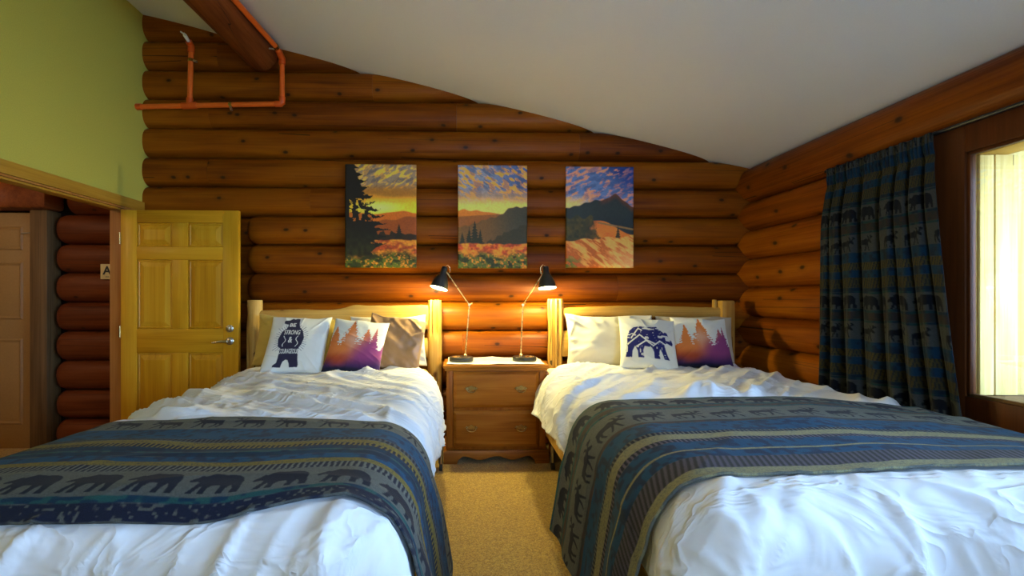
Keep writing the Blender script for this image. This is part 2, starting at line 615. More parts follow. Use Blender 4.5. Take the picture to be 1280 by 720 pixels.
def add_log(parent, p0, length, r, mat, seed, along='X', r0=False, r1=False, cut=False):
    V, F = log_mesh(length, r, seed, r0, r1)
    if along == 'Y':
        V = np.stack([-V[:, 1], V[:, 0], V[:, 2]], -1)
    bm = bmesh.new()
    vs_ = [bm.verts.new(v) for v in V]
    for f in F:
        bm.faces.new([vs_[i] for i in f])
    if cut:
        n = Vector((0.2428, 0, 1)).normalized()
        co = Vector((0, 0, ceil_z(0) + 0.006)) - Vector(p0)
        g = bm.verts[:] + bm.edges[:] + bm.faces[:]
        bmesh.ops.bisect_plane(bm, geom=g, plane_co=co, plane_no=n, clear_outer=True)
        es = [e for e in bm.edges if e.is_boundary]
        if es:
            bmesh.ops.holes_fill(bm, edges=es)
    if not bm.faces:
        bm.free(); return None
    o = from_bm('log', bm, mat, parent, sharp=50)
    o.location = Vector(p0) - parent_world(parent)
    return o


PITCH, LR = 0.245, 0.1245
AX = 3.85 + LR            # axis depth of the back wall logs
XL, XR = -2.66, 2.52
wall_back = box('wall_back', (-2.64, 2.6, 4.06, 4.14, 0.0, 2.3), M['chink'])
tag(wall_back, 'log wall of stacked varnished orange-brown logs behind both beds', kind='structure')
joints = {13: [-2.03], 12: [-0.74], 11: [-2.10, -0.03], 10: [1.02], 9: [-2.11, 0.24], 8: [-1.26], 5: [1.35], 3: [0.02], 6: [0.9]}
for k in range(15):
    z = PITCH * (k + 0.5)
    x0 = XL if k >= 8 else -1.81
    x_end = min(XR, 2.5 - (PITCH * k - 2.372) / 0.2428 + 0.02)
    if x_end - x0 < 0.1:
        continue
    cuts = [x0] + [j for j in joints.get(k, []) if x0 < j < x_end - 0.05] + [x_end]
    for i in range(len(cuts) - 1):
        g = 0.0012 if i else 0
        dr = random.uniform(-0.0006, 0.0012)
        add_log(wall_back, (cuts[i] + g, AX, z), cuts[i + 1] - cuts[i] - g, LR + dr, M['log'], k * 7 + i, 'X', r0=(k < 8 and i == 0), cut=True)
    if k < 8:
        add_log(wall_back, (-2.62, AX + 0.085, z), 0.83, 0.1235, M['log'], 90 + k, 'X')
for k in range(15):      # chinking slab behind the upper rows, stepped under the ceiling slope
    pass

wall_right = box('wall_right', (2.68, 2.74, -1.7, 4.14, 0.0, 0.66), M['chink'])
tag(wall_right, 'log wall with the window and the patterned curtain', kind='structure')
box('backing', (2.68, 2.74, 2.13, 4.14, 0.66, 2.31), M['chink'], wall_right)
box('backing', (2.68, 2.74, -1.7, -1.27, 0.66, 2.31), M['chink'], wall_right)
box('backing', (2.68, 2.74, -1.27, 2.13, 1.98, 2.31), M['chink'], wall_right)
RX = 2.42 + LR
for j in range(0, 10):
    z = PITCH * j
    if j == 0:
        z = 0.062
        add_log(wall_right, (RX + 0.06, -1.7, 0.0623), 5.60, 0.062, M['log_y'], 300, 'Y')
        continue
    if j == 9:
        add_log(wall_right, (2.40 + 0.148, -1.7, 2.228), 5.66, 0.148, M['log_y'], 309, 'Y', cut=True)
        continue
    if j <= 2:
        add_log(wall_right, (RX, -1.7, z), 5.62, LR, M['log_y'], 300 + j, 'Y')
    else:
        add_log(wall_right, (RX, 2.44, z), 1.50, LR, M['log_y'], 300 + j, 'Y')
# plank casing round the window
WY0, WY1 = -1.26, 2.125
for b in ((2.425, 2.50, WY1, 2.45, 0.615, 2.085), (2.425, 2.50, -1.66, WY0, 0.615, 2.085), (2.425, 2.50, WY0, WY1, 0.615, 0.785), (2.425, 2.50, WY0, WY1, 1.955, 2.085)):
    box('casing_plank', b, M['casing'], wall_right, 0.004)

win = empty('window_1', (2.50, 0.43, 0.785))
tag(win, 'picture window in dark plank casing beside the patterned curtain', kind='structure')
for b, n, m in (((2.435, 2.465, WY1 - 0.014, WY1, 0.785, 1.955), 'stop', 'casing'), ((2.435, 2.465, WY0, WY0 + 0.014, 0.785, 1.955), 'stop', 'casing'), ((2.435, 2.465, WY0, WY1, 1.941, 1.955), 'stop', 'casing'), ((2.435, 2.465, WY0, WY1, 0.785, 0.799), 'stop', 'post'),
                ((2.475, 3.02, WY1 - 0.004, WY1 + 0.03, 0.70, 2.0), 'reveal', 'fence'), ((2.475, 2.80, WY0 - 0.03, WY0 + 0.004, 0.76, 1.96), 'reveal', 'fence'),
                ((2.475, 2.62, WY0, WY1 - 0.005, 1.941, 1.975), 'head', 'pine_y'), ((2.475, 2.90, WY0, WY1 - 0.005, 0.765, 0.790), 'sill', 'post'), ((2.44, 2.50, 0.38, 0.44, 0.80, 1.94), 'mullion', 'jamb')):
    box(n, b, M[m], win, 0.002)
for k, (x0, x1) in enumerate(((2.478, 2.548), (2.550, 2.66), (2.662, 2.78), (2.782, 2.90), (2.902, 3.02))):
    box('reveal_board', (x0, x1, WY1 - 0.020 - 0.004 * (k % 2), WY1 - 0.005, 0.792, 1.940), M['fence'], win, 0.004)
box('pane', (2.447, 2.452, 0.44, WY1 - 0.013, 0.798, 1.942), M['glass'], win)
box('pane', (2.447, 2.452, WY0 + 0.013, 0.38, 0.798, 1.942), M['glass'], win)

# outside the window: pale board screen and ground
ob = empty('board_screen', (4.3, 3.2, 0))
tag(ob, 'pale weathered board screen outside the window', 'fence')
yy = 1.2
k = 0
while yy < 6.5:
    w = random.uniform(0.24, 0.34)
    x = 4.3 + random.uniform(-0.02, 0.02)
    box('board', (x, x + 0.05, yy, yy + w - 0.012, 0.0, 2.9), M['fence'], ob, 0.006)
    yy += w
for z in (0.5, 2.2):
    box('rail', (4.36, 4.42, 1.2, 6.5, z, z + 0.1), M['fence'], ob)
gr = box('ground', (2.80, 9.0, -3, 8, -0.25, -0.05), M['concrete'])
tag(gr, 'grey ground outside the window', kind='structure')

# left plaster wall with the doorway
bm = bmesh.new()
def add_prism(bm, pts, x0, x1):
    a = [bm.verts.new((x0, y, z)) for y, z in pts]
    b = [bm.verts.new((x1, y, z)) for y, z in pts]
    bm.faces.new(a); bm.faces.new(b[::-1])
    for i in range(len(pts)):
        j = (i + 1) % len(pts)
        bm.faces.new((a[i], b[i], b[j], a[j]))
zt = ceil_z(-2.64) + 0.045
add_prism(bm, [(-1.7, 0), (2.56, 0), (2.56, 1.965), (3.650, 1.965), (3.650, 0), (3.84, 0), (3.84, 1.96), (4.05, 1.96), (4.05, zt), (-1.7, zt)], -2.64, -2.725)
wl = from_bm('wall_left', bm, M['green'], smooth=False)
tag(wl, 'yellow-green painted wall above the doorway', kind='structure')
tr = empty('trim_1', (-2.64, 3.0, 1.95))
tag(tr, 'pine door casing along the doorway in the green wall', kind='structure')
box('head_casing', (-2.638, -2.612, 2.40, 3.842, 1.972, 2.052), M['pine_y'], tr, 0.003)
box('head_bead', (-2.638, -2.618, 2.40, 3.842, 1.957, 1.970), M['jamb'], tr, 0.002)
box('head_jamb', (-2.728, -2.640, 2.56, 3.616, 1.945, 1.963), M['pine_y'], tr, 0.002)
box('side_jamb', (-2.728, -2.614, 3.618, 3.648, 0.0, 1.955), M['jamb'], tr, 0.002)

# rear wall behind the viewer, with a broad window
bm = bmesh.new()
add_box(bm, -2.755, 0.3, -1.80, -1.70, 0, ceil_z(-2.7))
add_box(bm, 1.4, 2.70, -1.80, -1.70, 0, ceil_z(2.7) - 0.01)
add_box(bm, 0.3, 1.4, -1.80, -1.70, 0, 1.15)
add_box(bm, 0.3, 1.4, -1.80, -1.70, 2.15, ceil_z(1.4))
wr = from_bm('wall_rear', bm, M['green'], smooth=False)
tag(wr, 'painted wall behind the viewer with a broad window', kind='structure')
w2 = empty('window_2', (0.85, -1.75, 1.15))
tag(w2, 'broad window in the wall behind the viewer', kind='structure')
for b in ((0.3, 0.35, -1.78, -1.70, 1.15, 2.15), (1.35, 1.4, -1.78, -1.70, 1.15, 2.15), (0.82, 0.88, -1.78, -1.72, 1.20, 2.10), (0.35, 1.35, -1.78, -1.70, 1.15, 1.20), (0.35, 1.35, -1.78, -1.70, 2.10, 2.15)):
    box('sash', b, M['jamb'], w2, 0.003)
box('pane', (0.35, 0.82, -1.752, -1.747, 1.20, 2.10), M['glass'], w2)
box('pane', (0.88, 1.35, -1.752, -1.747, 1.20, 2.10), M['glass'], w2)

# hall seen through the doorway
wh = box('wall_hall', (-5.1, -2.66, 4.06, 4.14, 0.0, 2.5), M['chink'])
tag(wh, 'red-brown log wall of the hall seen through the doorway', kind='structure')
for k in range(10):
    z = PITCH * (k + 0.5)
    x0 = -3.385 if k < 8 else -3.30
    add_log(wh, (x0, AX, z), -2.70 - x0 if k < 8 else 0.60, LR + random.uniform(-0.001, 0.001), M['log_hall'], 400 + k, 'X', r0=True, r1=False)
bm = bmesh.new()
add_box(bm, -5.2, -5.1, 0.4, 4.14, 0, 2.5)
add_box(bm, -5.1, -2.727, 0.4, 0.5, 0, 2.5)
whl = from_bm('wall_hall_side', bm, M['hall_paint'], smooth=False)
tag(whl, 'painted side of the hall beyond the doorway', kind='structure')
hc = box('ceiling_hall', (-5.2, -2.727, 0.4, 4.14, 2.5, 2.56), M['ceiling'])
tag(hc, 'hall ceiling beyond the doorway', kind='structure')
pst = box('trim_2', (-3.535, -3.395, 3.83, 3.97, 0.0, 1.985), M['post'], None, 0.008)
tag(pst, 'grey-brown timber post beside the beige hall door', kind='structure')
lin = box('trim_3', (-4.7, -3.37, 3.78, 3.98, 1.99, 2.22), M['beam'], None, 0.03)
tag(lin, 'dark timber lintel over the beige hall door', kind='structure')

d2 = empty('door_2', (-3.99, 3.93, 0.0))
tag(d2, 'beige panelled hall door seen through the doorway', kind='structure')
bm = bmesh.new()
add_box(bm, -0.45, 0.45, -0.02, 0.02, 0.0, 1.975, 0.003)
from_bm('leaf', bm, M['beige_door'], d2)
for (x0, x1, z0, z1) in ((0.04, 0.33, 1.08, 1.56), (0.04, 0.33, 1.66, 1.86), (0.04, 0.33, 0.2, 0.92), (-0.33, -0.04, 1.08, 1.56), (-0.33, -0.04, 1.66, 1.86), (-0.33, -0.04, 0.2, 0.92)):
    bm = bmesh.new()
    t = [(x0, z0), (x1, z0), (x1, z1), (x0, z1)]
    def off(d, y):
        return [bm.verts.new((x0 + d if x == x0 else x1 - d, y, z0 + d if z == z0 else z1 - d)) for x, z in t]
    r = [off(0, -0.0205), off(0.012, -0.030), off(0.03, -0.023), off(0.06, -0.029)]
    for i in range(3):
        for j in range(4):
            bm.faces.new((r[i][j], r[i][(j + 1) % 4], r[i + 1][(j + 1) % 4], r[i + 1][j]))
    bm.faces.new(r[3])
    from_bm('panel', bm, M['beige_door'], d2, sharp=20)
for z in (1.80, 1.03, 0.25):
    tube('hinge', [(0.452, -0.028, z - 0.05), (0.452, -0.028, z + 0.05)], 0.009, M['steel'], d2)
tube('door_stop', [(0.45, -0.03, 1.80), (0.42, -0.06, 1.80), (0.36, -0.065, 1.795)], 0.006, M['steel'], d2)

# ceiling beam
bmv, bmf = tube_vf([(-1.655, 3.84, 3.285), (-1.70, 3.1, 3.29), (-1.90, 0.6, 3.33), (-2.05, -1.66, 3.37)], 0.135, 28)
be = raw('ceiling_beam', bmv, bmf, M['beam'], None, True, 40)
tag(be, 'round dark timber beam running under the ceiling beside the orange pipe', kind='structure')
# ------------------------------------------------------------------ six panel pine door
def raised_panel(name, x0, x1, z0, z1, parent, mat, y=0.0):
    bm = bmesh.new()
    t = [(x0, z0), (x1, z0), (x1, z1), (x0, z1)]
    def off(d, yy):
        return [bm.verts.new((x0 + d if x == x0 else x1 - d, yy, z0 + d if z == z0 else z1 - d)) for x, z in t]
    r = [off(0.0, y), off(0.004, y - 0.004), off(0.012, y - 0.007), off(0.018, y - 0.001), off(0.055, y - 0.013)]
    for i in range(len(r) - 1):
        for j in range(4):
            bm.faces.new((r[i][j], r[i][(j + 1) % 4], r[i + 1][(j + 1) % 4], r[i + 1][j]))
    bm.faces.new(r[-1])
    back = off(0.0, y + 0.014)
    bm.faces.new(back[::-1])
    for j in range(4):
        bm.faces.new((r[0][j], back[j], back[(j + 1) % 4], r[0][(j + 1) % 4]))
    return from_bm(name, bm, mat, parent, sharp=15)


door = empty('door_1', (-2.612, 3.592, 0.0), math.radians(0.3))
tag(door, 'open six-panel yellow pine door with lever handle, folded against the log wall', kind='structure')
def dpart(name, b, mat, bev=0.002):
    cx, cy, cz = (b[0] + b[1]) / 2, (b[2] + b[3]) / 2, (b[4] + b[5]) / 2
    bm = bmesh.new()
    add_box(bm, b[0] - cx, b[1] - cx, b[2] - cy, b[3] - cy, b[4] - cz, b[5] - cz, bev)
    o = from_bm(name, bm, mat, door)
    o.location = (cx, cy, cz)
    return o
DW, DT = 0.892, 0.0175
for x in (0.0, DW - 0.118):
    w = 0.118
    if x == 0.0 or x > 0.5:
        dpart('stile', (x, x + w, -DT, DT, 0.012, 1.938), M['pine'])
for z0, z1 in ((0.012, 0.235), (0.84, 0.94 - 0.005), (1.535, 1.66), (1.84, 1.938)):
    pass
rails = ((0.012, 0.235), (0.835, 1.02), (1.555, 1.655), (1.842, 1.938))
for z0, z1 in rails:
    dpart('rail', (0.1185, DW - 0.1185, -DT, DT, z0, z1), M['pine_x'])
for z0, z1 in ((0.2355, 0.8345), (1.0205, 1.5545), (1.6555, 1.8415)):
    dpart('mullion', (0.3865, 0.5055, -DT, DT, z0, z1), M['pine'])
    for x0, x1 in ((0.1185, 0.386), (0.506, DW - 0.1185)):
        raised_panel('panel', x0, x1, z0, z1, door, M['pine'], -0.004)
# lever and deadbolt on the free stile
RY = Matrix.Rotation(PI / 2, 4, 'X')
lv, lf = lathe_vf([(0.0, 0.0), (0.030, 0.0), (0.031, 0.006), (0.024, 0.012), (0.012, 0.016), (0.011, 0.045), (0, 0.047)], 20, Matrix.Translation((0.828, -DT, 0.925)) @ RY)
rose = raw('rose', lv, lf, M['nickel'], door, True, 40)
tube('lever', [(0.828, -DT - 0.045, 0.925), (0.79, -DT - 0.05, 0.927), (0.75, -DT - 0.048, 0.922), (0.715, -DT - 0.045, 0.917)], [0.010, 0.009, 0.008, 0.006], M['nickel'], rose, 10)
lv, lf = lathe_vf([(0.0, 0.0), (0.029, 0.0), (0.030, 0.008), (0.024, 0.014), (0.010, 0.016), (0.0, 0.016)], 20, Matrix.Translation((0.828, -DT, 1.022)) @ RY)
db = raw('deadbolt', lv, lf, M['nickel'], door, True, 40)
bm = bmesh.new(); add_box(bm, 0.823, 0.833, -DT - 0.032, -DT - 0.014, 1.008, 1.036, 0.003); from_bm('thumb_turn', bm, M['nickel'], db)
for z in (0.25, 1.0, 1.72):
    tube('hinge', [(-0.006, -DT - 0.003, z - 0.045), (-0.006, -DT - 0.003, z + 0.045)], 0.007, M['brass'], door)

# ------------------------------------------------------------------ letter plate in the hall
def text_tris(s, font_bold=0.0):
    cu = bpy.data.curves.new('lettering', 'FONT')
    cu.body = s
    cu.offset = font_bold
    cu.resolution_u = 4
    ob_ = bpy.data.objects.new('lettering', cu)
    COL.objects.link(ob_)
    dg = bpy.context.evaluated_depsgraph_get()
    me = bpy.data.meshes.new_from_object(ob_.evaluated_get(dg))
    me.calc_loop_triangles()
    V = np.array([v.co[:2] for v in me.vertices])
    T = np.array([t.vertices[:] for t in me.loop_triangles])
    bpy.data.objects.remove(ob_); bpy.data.curves.remove(cu); bpy.data.meshes.remove(me)
    mn, mx_ = V.min(0), V.max(0)
    V = (V - mn) / (mx_ - mn)
    return V, T, (mx_ - mn)[0] / (mx_ - mn)[1]


sign = empty('letter_plate', (-2.912, 3.838, 1.415))
tag(sign, 'small cream plate with a black letter A on the hall log wall', 'sign')
bm = bmesh.new(); add_box(bm, -0.055, 0.055, -0.004, 0.008, 0.0, 0.125, 0.002); from_bm('plate', bm, plain('cream_plate', (0.70, 0.55, 0.25), 0.5), sign)
V, T, asp = text_tris('A', 0.03)
pts = [(-0.036 + 0.072 * x, -0.0055, 0.038 + 0.070 * y) for x, y in V]
raw('letter', pts, T, M['black'], sign, False)
tube('small_print', [(-0.012, -0.005, 0.02), (0.016, -0.005, 0.02)], 0.0025, M['black'], sign, 6)

# ------------------------------------------------------------------ orange sprinkler pipe
pipe = empty('sprinkler_pipe', (-1.9, 3.78, 2.85))
tag(pipe, 'orange sprinkler pipe with tee, clamps and head on the upper log wall', 'pipe')
PY = 3.795
o0 = parent_world(pipe)
def ptube(name, path, r, mat, n=14):
    return tube(name, [Vector(p) - o0 for p in path], r, mat, pipe, n)
pr_ = 0.0205
ptube('pipe_run', [(-2.635, PY - 0.01, 2.820), (-1.468, PY, 2.863)], pr_, M['orange'])
ptube('pipe_drop', [(-1.468, PY, 2.863), (-1.468, PY, 3.235)], pr_, M['orange'])
ptube('pipe_branch', [(-2.216, PY - 0.005, 2.835), (-2.203, PY - 0.005, 3.32)], pr_, M['orange'])
ptube('pipe_main', [(-1.468, PY, 3.235), (-1.478, 3.70, 3.278), (-1.545, 3.1, 3.294), (-1.72, 0.6, 3.335), (-1.87, -1.66, 3.37)], pr_, M['orange'])
ptube('tee', [(-2.275, PY - 0.006, 2.8333), (-2.157, PY - 0.006, 2.8375)], 0.027, M['orange_fit'])
ptube('tee', [(-2.216, PY - 0.006, 2.835), (-2.2145, PY - 0.006, 2.895)], 0.027, M['orange_fit'])
ptube('elbow', [(-1.525, PY, 2.861), (-1.480, PY, 2.8625), (-1.468, PY, 2.872), (-1.468, PY, 2.918)], 0.0265, M['orange_fit'])
ptube('elbow', [(-1.468, PY, 3.185), (-1.468, PY, 3.235), (-1.474, 3.735, 3.268)], 0.0265, M['orange_fit'])
ptube('elbow', [(-2.2045, PY - 0.005, 3.27), (-2.203, PY - 0.005, 3.325), (-2.205, PY - 0.04, 3.345)], 0.0265, M['orange_fit'])
ptube('end_cap', [(-2.638, PY - 0.01, 2.8199), (-2.60, PY - 0.01, 2.8213)], 0.026, M['orange_fit'])
hd = ptube('sprinkler_head', [(-2.205, PY - 0.035, 3.343), (-2.212, PY - 0.075, 3.372), (-2.214, PY - 0.09, 3.382)], [0.012, 0.015, 0.008], M['white_enamel'])
a = tube('deflector', [Vector((-2.240, PY - 0.085, 3.395)) - o0, Vector((-2.19, PY - 0.095, 3.360)) - o0], 0.006, M['white_enamel'], hd)
for (x, z, vert) in ((-1.882, 2.848, False), (-2.2035, 3.205, True)):
    if vert:
        cl = ptube('clamp', [(x, PY - 0.005, z - 0.012), (x, PY - 0.005, z + 0.012)], 0.0245, M['brass'])
        tube('clamp_screw', [Vector((x + 0.02, PY - 0.01, z)) - o0, Vector((x + 0.05, PY - 0.015, z - 0.012)) - o0], 0.010, M['nickel'], cl)
    else:
        cl = ptube('clamp', [(x - 0.012, PY - 0.004, z - 0.0004), (x + 0.012, PY - 0.004, z + 0.0004)], 0.0245, M['brass'])
        tube('clamp_screw', [Vector((x, PY - 0.012, z - 0.02)) - o0, Vector((x + 0.012, PY - 0.02, z - 0.052)) - o0], 0.011, M['nickel'], cl)
cl = ptube('clamp', [(-1.4772, 3.705, 3.2745), (-1.4795, 3.68, 3.2785)], 0.0245, M['brass'])
tube('clamp_screw', [Vector((-1.49, 3.70, 3.26)) - o0, Vector((-1.545, 3.69, 3.262)) - o0], 0.006, M['nickel'], cl)

# ------------------------------------------------------------------ silhouettes for weaving and prints
def poly_mask(polys, nx, ny, x0, x1, y0, y1, ss=3):
    X, Y = np.meshgrid(np.linspace(x0, x1, nx * ss), np.linspace(y0, y1, ny * ss), indexing='ij')
    m = np.zeros(X.shape, bool)
    for P in polys:
        P = np.array(P, float)
        ins = np.zeros(X.shape, bool)
        n = len(P)
        for i in range(n):
            xa, ya = P[i]; xb, yb = P[(i + 1) % n]
            if ya == yb:
                continue
            c = ((ya > Y) != (yb > Y)) & (X < (xb - xa) * (Y - ya) / (yb - ya) + xa)
            ins ^= c
        m |= ins
    return m.reshape(nx, ss, ny, ss).mean((1, 3))


BEAR = [(0.02, .50), (0.08, .60), (0.18, .68), (0.23, .78), (0.29, .80), (0.33, .76), (0.44, .84), (0.56, .95), (0.68, .93), (0.9, .90), (1.1, .93), (1.3, .88), (1.45, .76), (1.53, .58), (1.54, .4), (1.58, .2), (1.58, .02), (1.38, .02), (1.37, .2), (1.28, .34), (1.2, .2), (1.18, .02), (1.0, .02), (1.03, .22), (0.98, .34), (.76, .32), (.69, .2), (.68, .02), (.5, .02), (.52, .2), (.49, .3), (.43, .2), (.36, .02), (.18, .02), (.24, .12), (.31, .28), (.33, .44), (.25, .48), (.14, .44), (.05, .43)]
MOOSE = [[(0.08, .50), (0.10, .66), (.25, .72), (.5, .72), (.7, .82), (.80, .74), (.92, .80), (1.0, .78), (1.10, .66), (1.18, .58), (1.15, .50), (1.04, .52), (.96, .60), (.88, .54), (.82, .44), (.60, .40), (.35, .42), (.24, .40)],
         [(0.08, .55), (0.02, .30), (.10, .02), (.17, .02), (.12, .28), (.22, .42)], [(.22, .46), (.22, .25), (.32, .02), (.39, .02), (.30, .26), (.34, .45)],
         [(.66, .46), (.62, .22), (.54, .02), (.61, .02), (.70, .22), (.76, .45)], [(.76, .48), (.84, .25), (.92, .02), (.99, .02), (.92, .26), (.87, .5)],
         [(.88, .78), (.84, .92), (.76, .98), (.82, 1.0), (.92, .95), (.96, .82)], [(1.0, .78), (1.06, .90), (1.0, 1.0), (1.10, .98), (1.14, 1.02), (1.18, .93), (1.26, .95), (1.24, .86), (1.10, .80), (1.06, .74)]]
BEAR_M = poly_mask([BEAR], 128, 80, 0, 1.6, 0, 1)
MOOSE_M = poly_mask(MOOSE, 104, 84, 0, 1.3, 0, 1.05)


def sample(mask, u, v, flip=False):
    """mask lookup with u, v in 0..1; zero outside"""
    nx, ny = mask.shape
    if flip:
        u = 1 - u
    x = np.clip(u, 0, 1) * (nx - 1); y = np.clip(v, 0, 1) * (ny - 1)
    ix = np.clip(np.floor(x).astype(int), 0, nx - 2); iy = np.clip(np.floor(y).astype(int), 0, ny - 2)
    fx, fy = x - ix, y - iy
    r = (mask[ix, iy] * (1 - fx) + mask[ix + 1, iy] * fx) * (1 - fy) + (mask[ix, iy + 1] * (1 - fx) + mask[ix + 1, iy + 1] * fx) * fy
    return r * ((u >= 0) & (u <= 1) & (v >= 0) & (v <= 1))


GREY = np.array([0.092, 0.098, 0.088]); BLUE = np.array([0.004, 0.052, 0.120]); NAVY = np.array([0.006, 0.008, 0.020])
YEL = np.array([0.165, 0.125, 0.022]); TEAL = np.array([0.014, 0.070, 0.070]); CHAR = np.array([0.032, 0.034, 0.036]); BROWN = np.array([0.055, 0.035, 0.030])
DEEP = np.array([0.004, 0.028, 0.058]); CREAM = np.array([0.23, 0.21, 0.11]); MAUVE = np.array([0.075, 0.062, 0.085])


def row_of(mask, asp, u, v, v0, h, step, flip=False, phase=0.0):
    """a row of animals, feet at v0 + h, heads at v0 (v grows towards the hem)"""
    t = (u + phase) / step
    t = t - np.floor(t)
    w = h * asp
    return sample(mask, t * step / w, (v0 + h - v) / h, flip)


def weave(u, v, bands):
    c = np.zeros(u.shape + (3,)) + GREY
    n = vnoise(u * 260, v * 260, 5)
    n2 = vnoise(u * 45, v * 45, 9)
    for b in bands:
        v0, v1, kind = b[0], b[1], b[2]
        wob = 0.004 * (vnoise(u * 30, v * 0, int(v0 * 1000)) - 0.5)
        m = sstep(v0 - 0.002, v0 + 0.002, v + wob) * (1 - sstep(v1 - 0.002, v1 + 0.002, v + wob))
        if kind == 'grey':
            col = GREY * (0.85 + 0.3 * n)[..., None]
        elif kind == 'blue':
            col = mix(BLUE, NAVY * 1.6, sstep(0.45, 0.8, n2) * 0.7)
        elif kind == 'deep':
            col = mix(DEEP, NAVY * 1.4, sstep(0.4, 0.75, n2) * 0.6)
        elif kind == 'yellow':
            col = mix(YEL, CHAR, sstep(0.55, 0.75, n) * 0.6)
        elif kind == 'cream':
            col = mix(CREAM, GREY, sstep(0.55, 0.75, n) * 0.6)
        elif kind == 'teal':
            col = mix(TEAL, DEEP, sstep(0.5, 0.7, n2))
        elif kind == 'chevron':
            t = (u * 55 + (v - v0) / max(v1 - v0, 1e-6) * 0.9)
            t = t - np.floor(t)
            col = mix(CHAR * 0.8, b[3] if len(b) > 3 else GREY * 1.2, sstep(0.35, 0.5, t))
        elif kind == 'dash':
            t = u * 56 + 0.3 * n2; t = t - np.floor(t)
            col = mix(NAVY * 1.2, b[3] if len(b) > 3 else YEL, sstep(0.5, 0.65, t))
        elif kind == 'brown':
            col = mix(BROWN, CHAR, sstep(0.45, 0.6, n2))
        elif kind == 'leaf':
            l = vnoise(u * 95, v * 110, 21)
            col = mix(NAVY * 1.5, GREY * 0.9, sstep(0.70, 0.85, l))
        elif kind == 'mauve':
            t = (u * 48 + (v - v0) * 18); t = t - np.floor(t)
            col = mix(MAUVE, CHAR * 0.7, sstep(0.4, 0.6, t))
        else:
            col = np.zeros(u.shape + (3,)) + NAVY
        c = mix(c, col, m)
    return c


# ------------------------------------------------------------------ beds: shared drape of a cloth over a rounded bed
class BedForm:
    def __init__(s, xc, wl, wr, rl, rr, rf, yh, yf, zt, seed, al=0.16, ar=0.16, af=0.05):
        s.xc, s.wl, s.wr, s.rl, s.rr, s.rf = xc, wl, wr, rl, rr, rf
        s.yh, s.yf, s.zt, s.seed = yh, yf, zt, seed        # yf: where the flat top ends at the foot
        s.al, s.ar, s.af = al, ar, af
        s.L = yh - yf

    def base(s, p, q):
        ax = np.where(p > 0, np.maximum(p - s.wr, 0), np.maximum(-p - s.wl, 0))
        ay = np.maximum(q - s.L, 0)
        r = np.hypot(ax, ay) + 1e-9
        dx, dy = np.sign(p) * ax / r, ay / r
        side_r = np.where(p > 0, s.rr, s.rl); side_a = np.where(p > 0, s.ar, s.al)
        R = side_r * dx * dx + s.rf * dy * dy + 1e-6
        A = side_a * dx * dx + s.af * dy * dy
        th = np.minimum(r / R, PI / 2)
        ext = np.maximum(r - R * PI / 2, 0)
        out = np.where(r > 1e-6, R * np.sin(th) + ext * np.sin(A), 0)
        dn = R * (1 - np.cos(th)) + ext * np.cos(A)
        x = s.xc + np.clip(p, -s.wl, s.wr) + dx * out
        y = s.yh - np.minimum(q, s.L) - dy * out
        z = s.zt - dn + 0.018 * np.cos(np.clip((p / (s.wl + s.wr)), -.5, .5) * PI)
        z = z + 0.022 * (fbm(p * 1.6 + 7, q * 1.6, s.seed, 2) - 0.5)
        return np.stack([x, y, z], -1), r, ax, ay, dx, dy, ext

    def surf(s, p, q, extra):
        P, r, ax, ay, dx, dy, ext = s.base(p, q)
        du = np.gradient(P, axis=0); dv = np.gradient(P, axis=1)
        N = np.cross(dv, du)
        N /= np.linalg.norm(N, axis=-1, keepdims=True) + 1e-12
        flip = np.where((N[..., 2:3] + 0.2 * (np.abs(dx) + dy)[..., None]) < -0.5, -1, 1)
        return P + N * flip * extra(p, q, ax, ay, ext, r)[..., None]


def rot(p, q, a):
    return p * math.cos(a) + q * math.sin(a), -p * math.sin(a) + q * math.cos(a)


def make_duvet(name, bf, pmin, pmax, qmax, wr, label, step=0.011):
    p = np.arange(pmin, pmax + step, step); q = np.arange(0, qmax + step, step)
    Pg, Qg = np.meshgrid(p, q, indexing='ij')
    o = grid(name, bf.surf(Pg, Qg, wr), M['duvet'], solid=0.008)
    tag(o, label, 'duvet', 'white duvets on the two beds')
    return o


def make_throw(name, bf, pmin, pmax, q0, hemf, wr, bands, rows, label, nu, nv):
    p = np.linspace(pmin, pmax, nu)
    t = np.linspace(0, 1, nv)
    Pg = np.repeat(p[:, None], nv, 1)
    hem, top = hemf(p)
    Qg = top[:, None] + t[None, :] * (hem - top)[:, None]
    v = t[None, :] * np.ones((nu, 1)) * bands[-1][1]
    u = Pg + 0.01 * (vnoise(Pg * 3, Qg * 3, 3) - 0.5)
    c = weave(u, v, bands)
    for (mask, asp, v0, h, stepu, flip, ph) in rows:
        m = row_of(mask, asp, u, v, v0, h, stepu, flip, ph)
        c = mix(c, NAVY, np.clip(m * 1.15, 0, 1) * 0.97)
    o = grid(name, bf.surf(Pg, Qg, wr), M['fleece'], pattern=c, solid=0.009)
    tag(o, label, 'throw blanket', 'wildlife throw blankets')
    return o


LB = BedForm(-0.93, 0.56, 0.572, 0.20, 0.20, 0.14, 3.46, 1.32, 0.69, 11)
LB_TOP, RB_TOP = 3.46 - 2.03, 3.46 - 2.33
RB = BedForm(1.45, 0.655, 0.745, 0.20, 0.12, 0.14, 3.46, 1.32, 0.70, 23, ar=0.0)


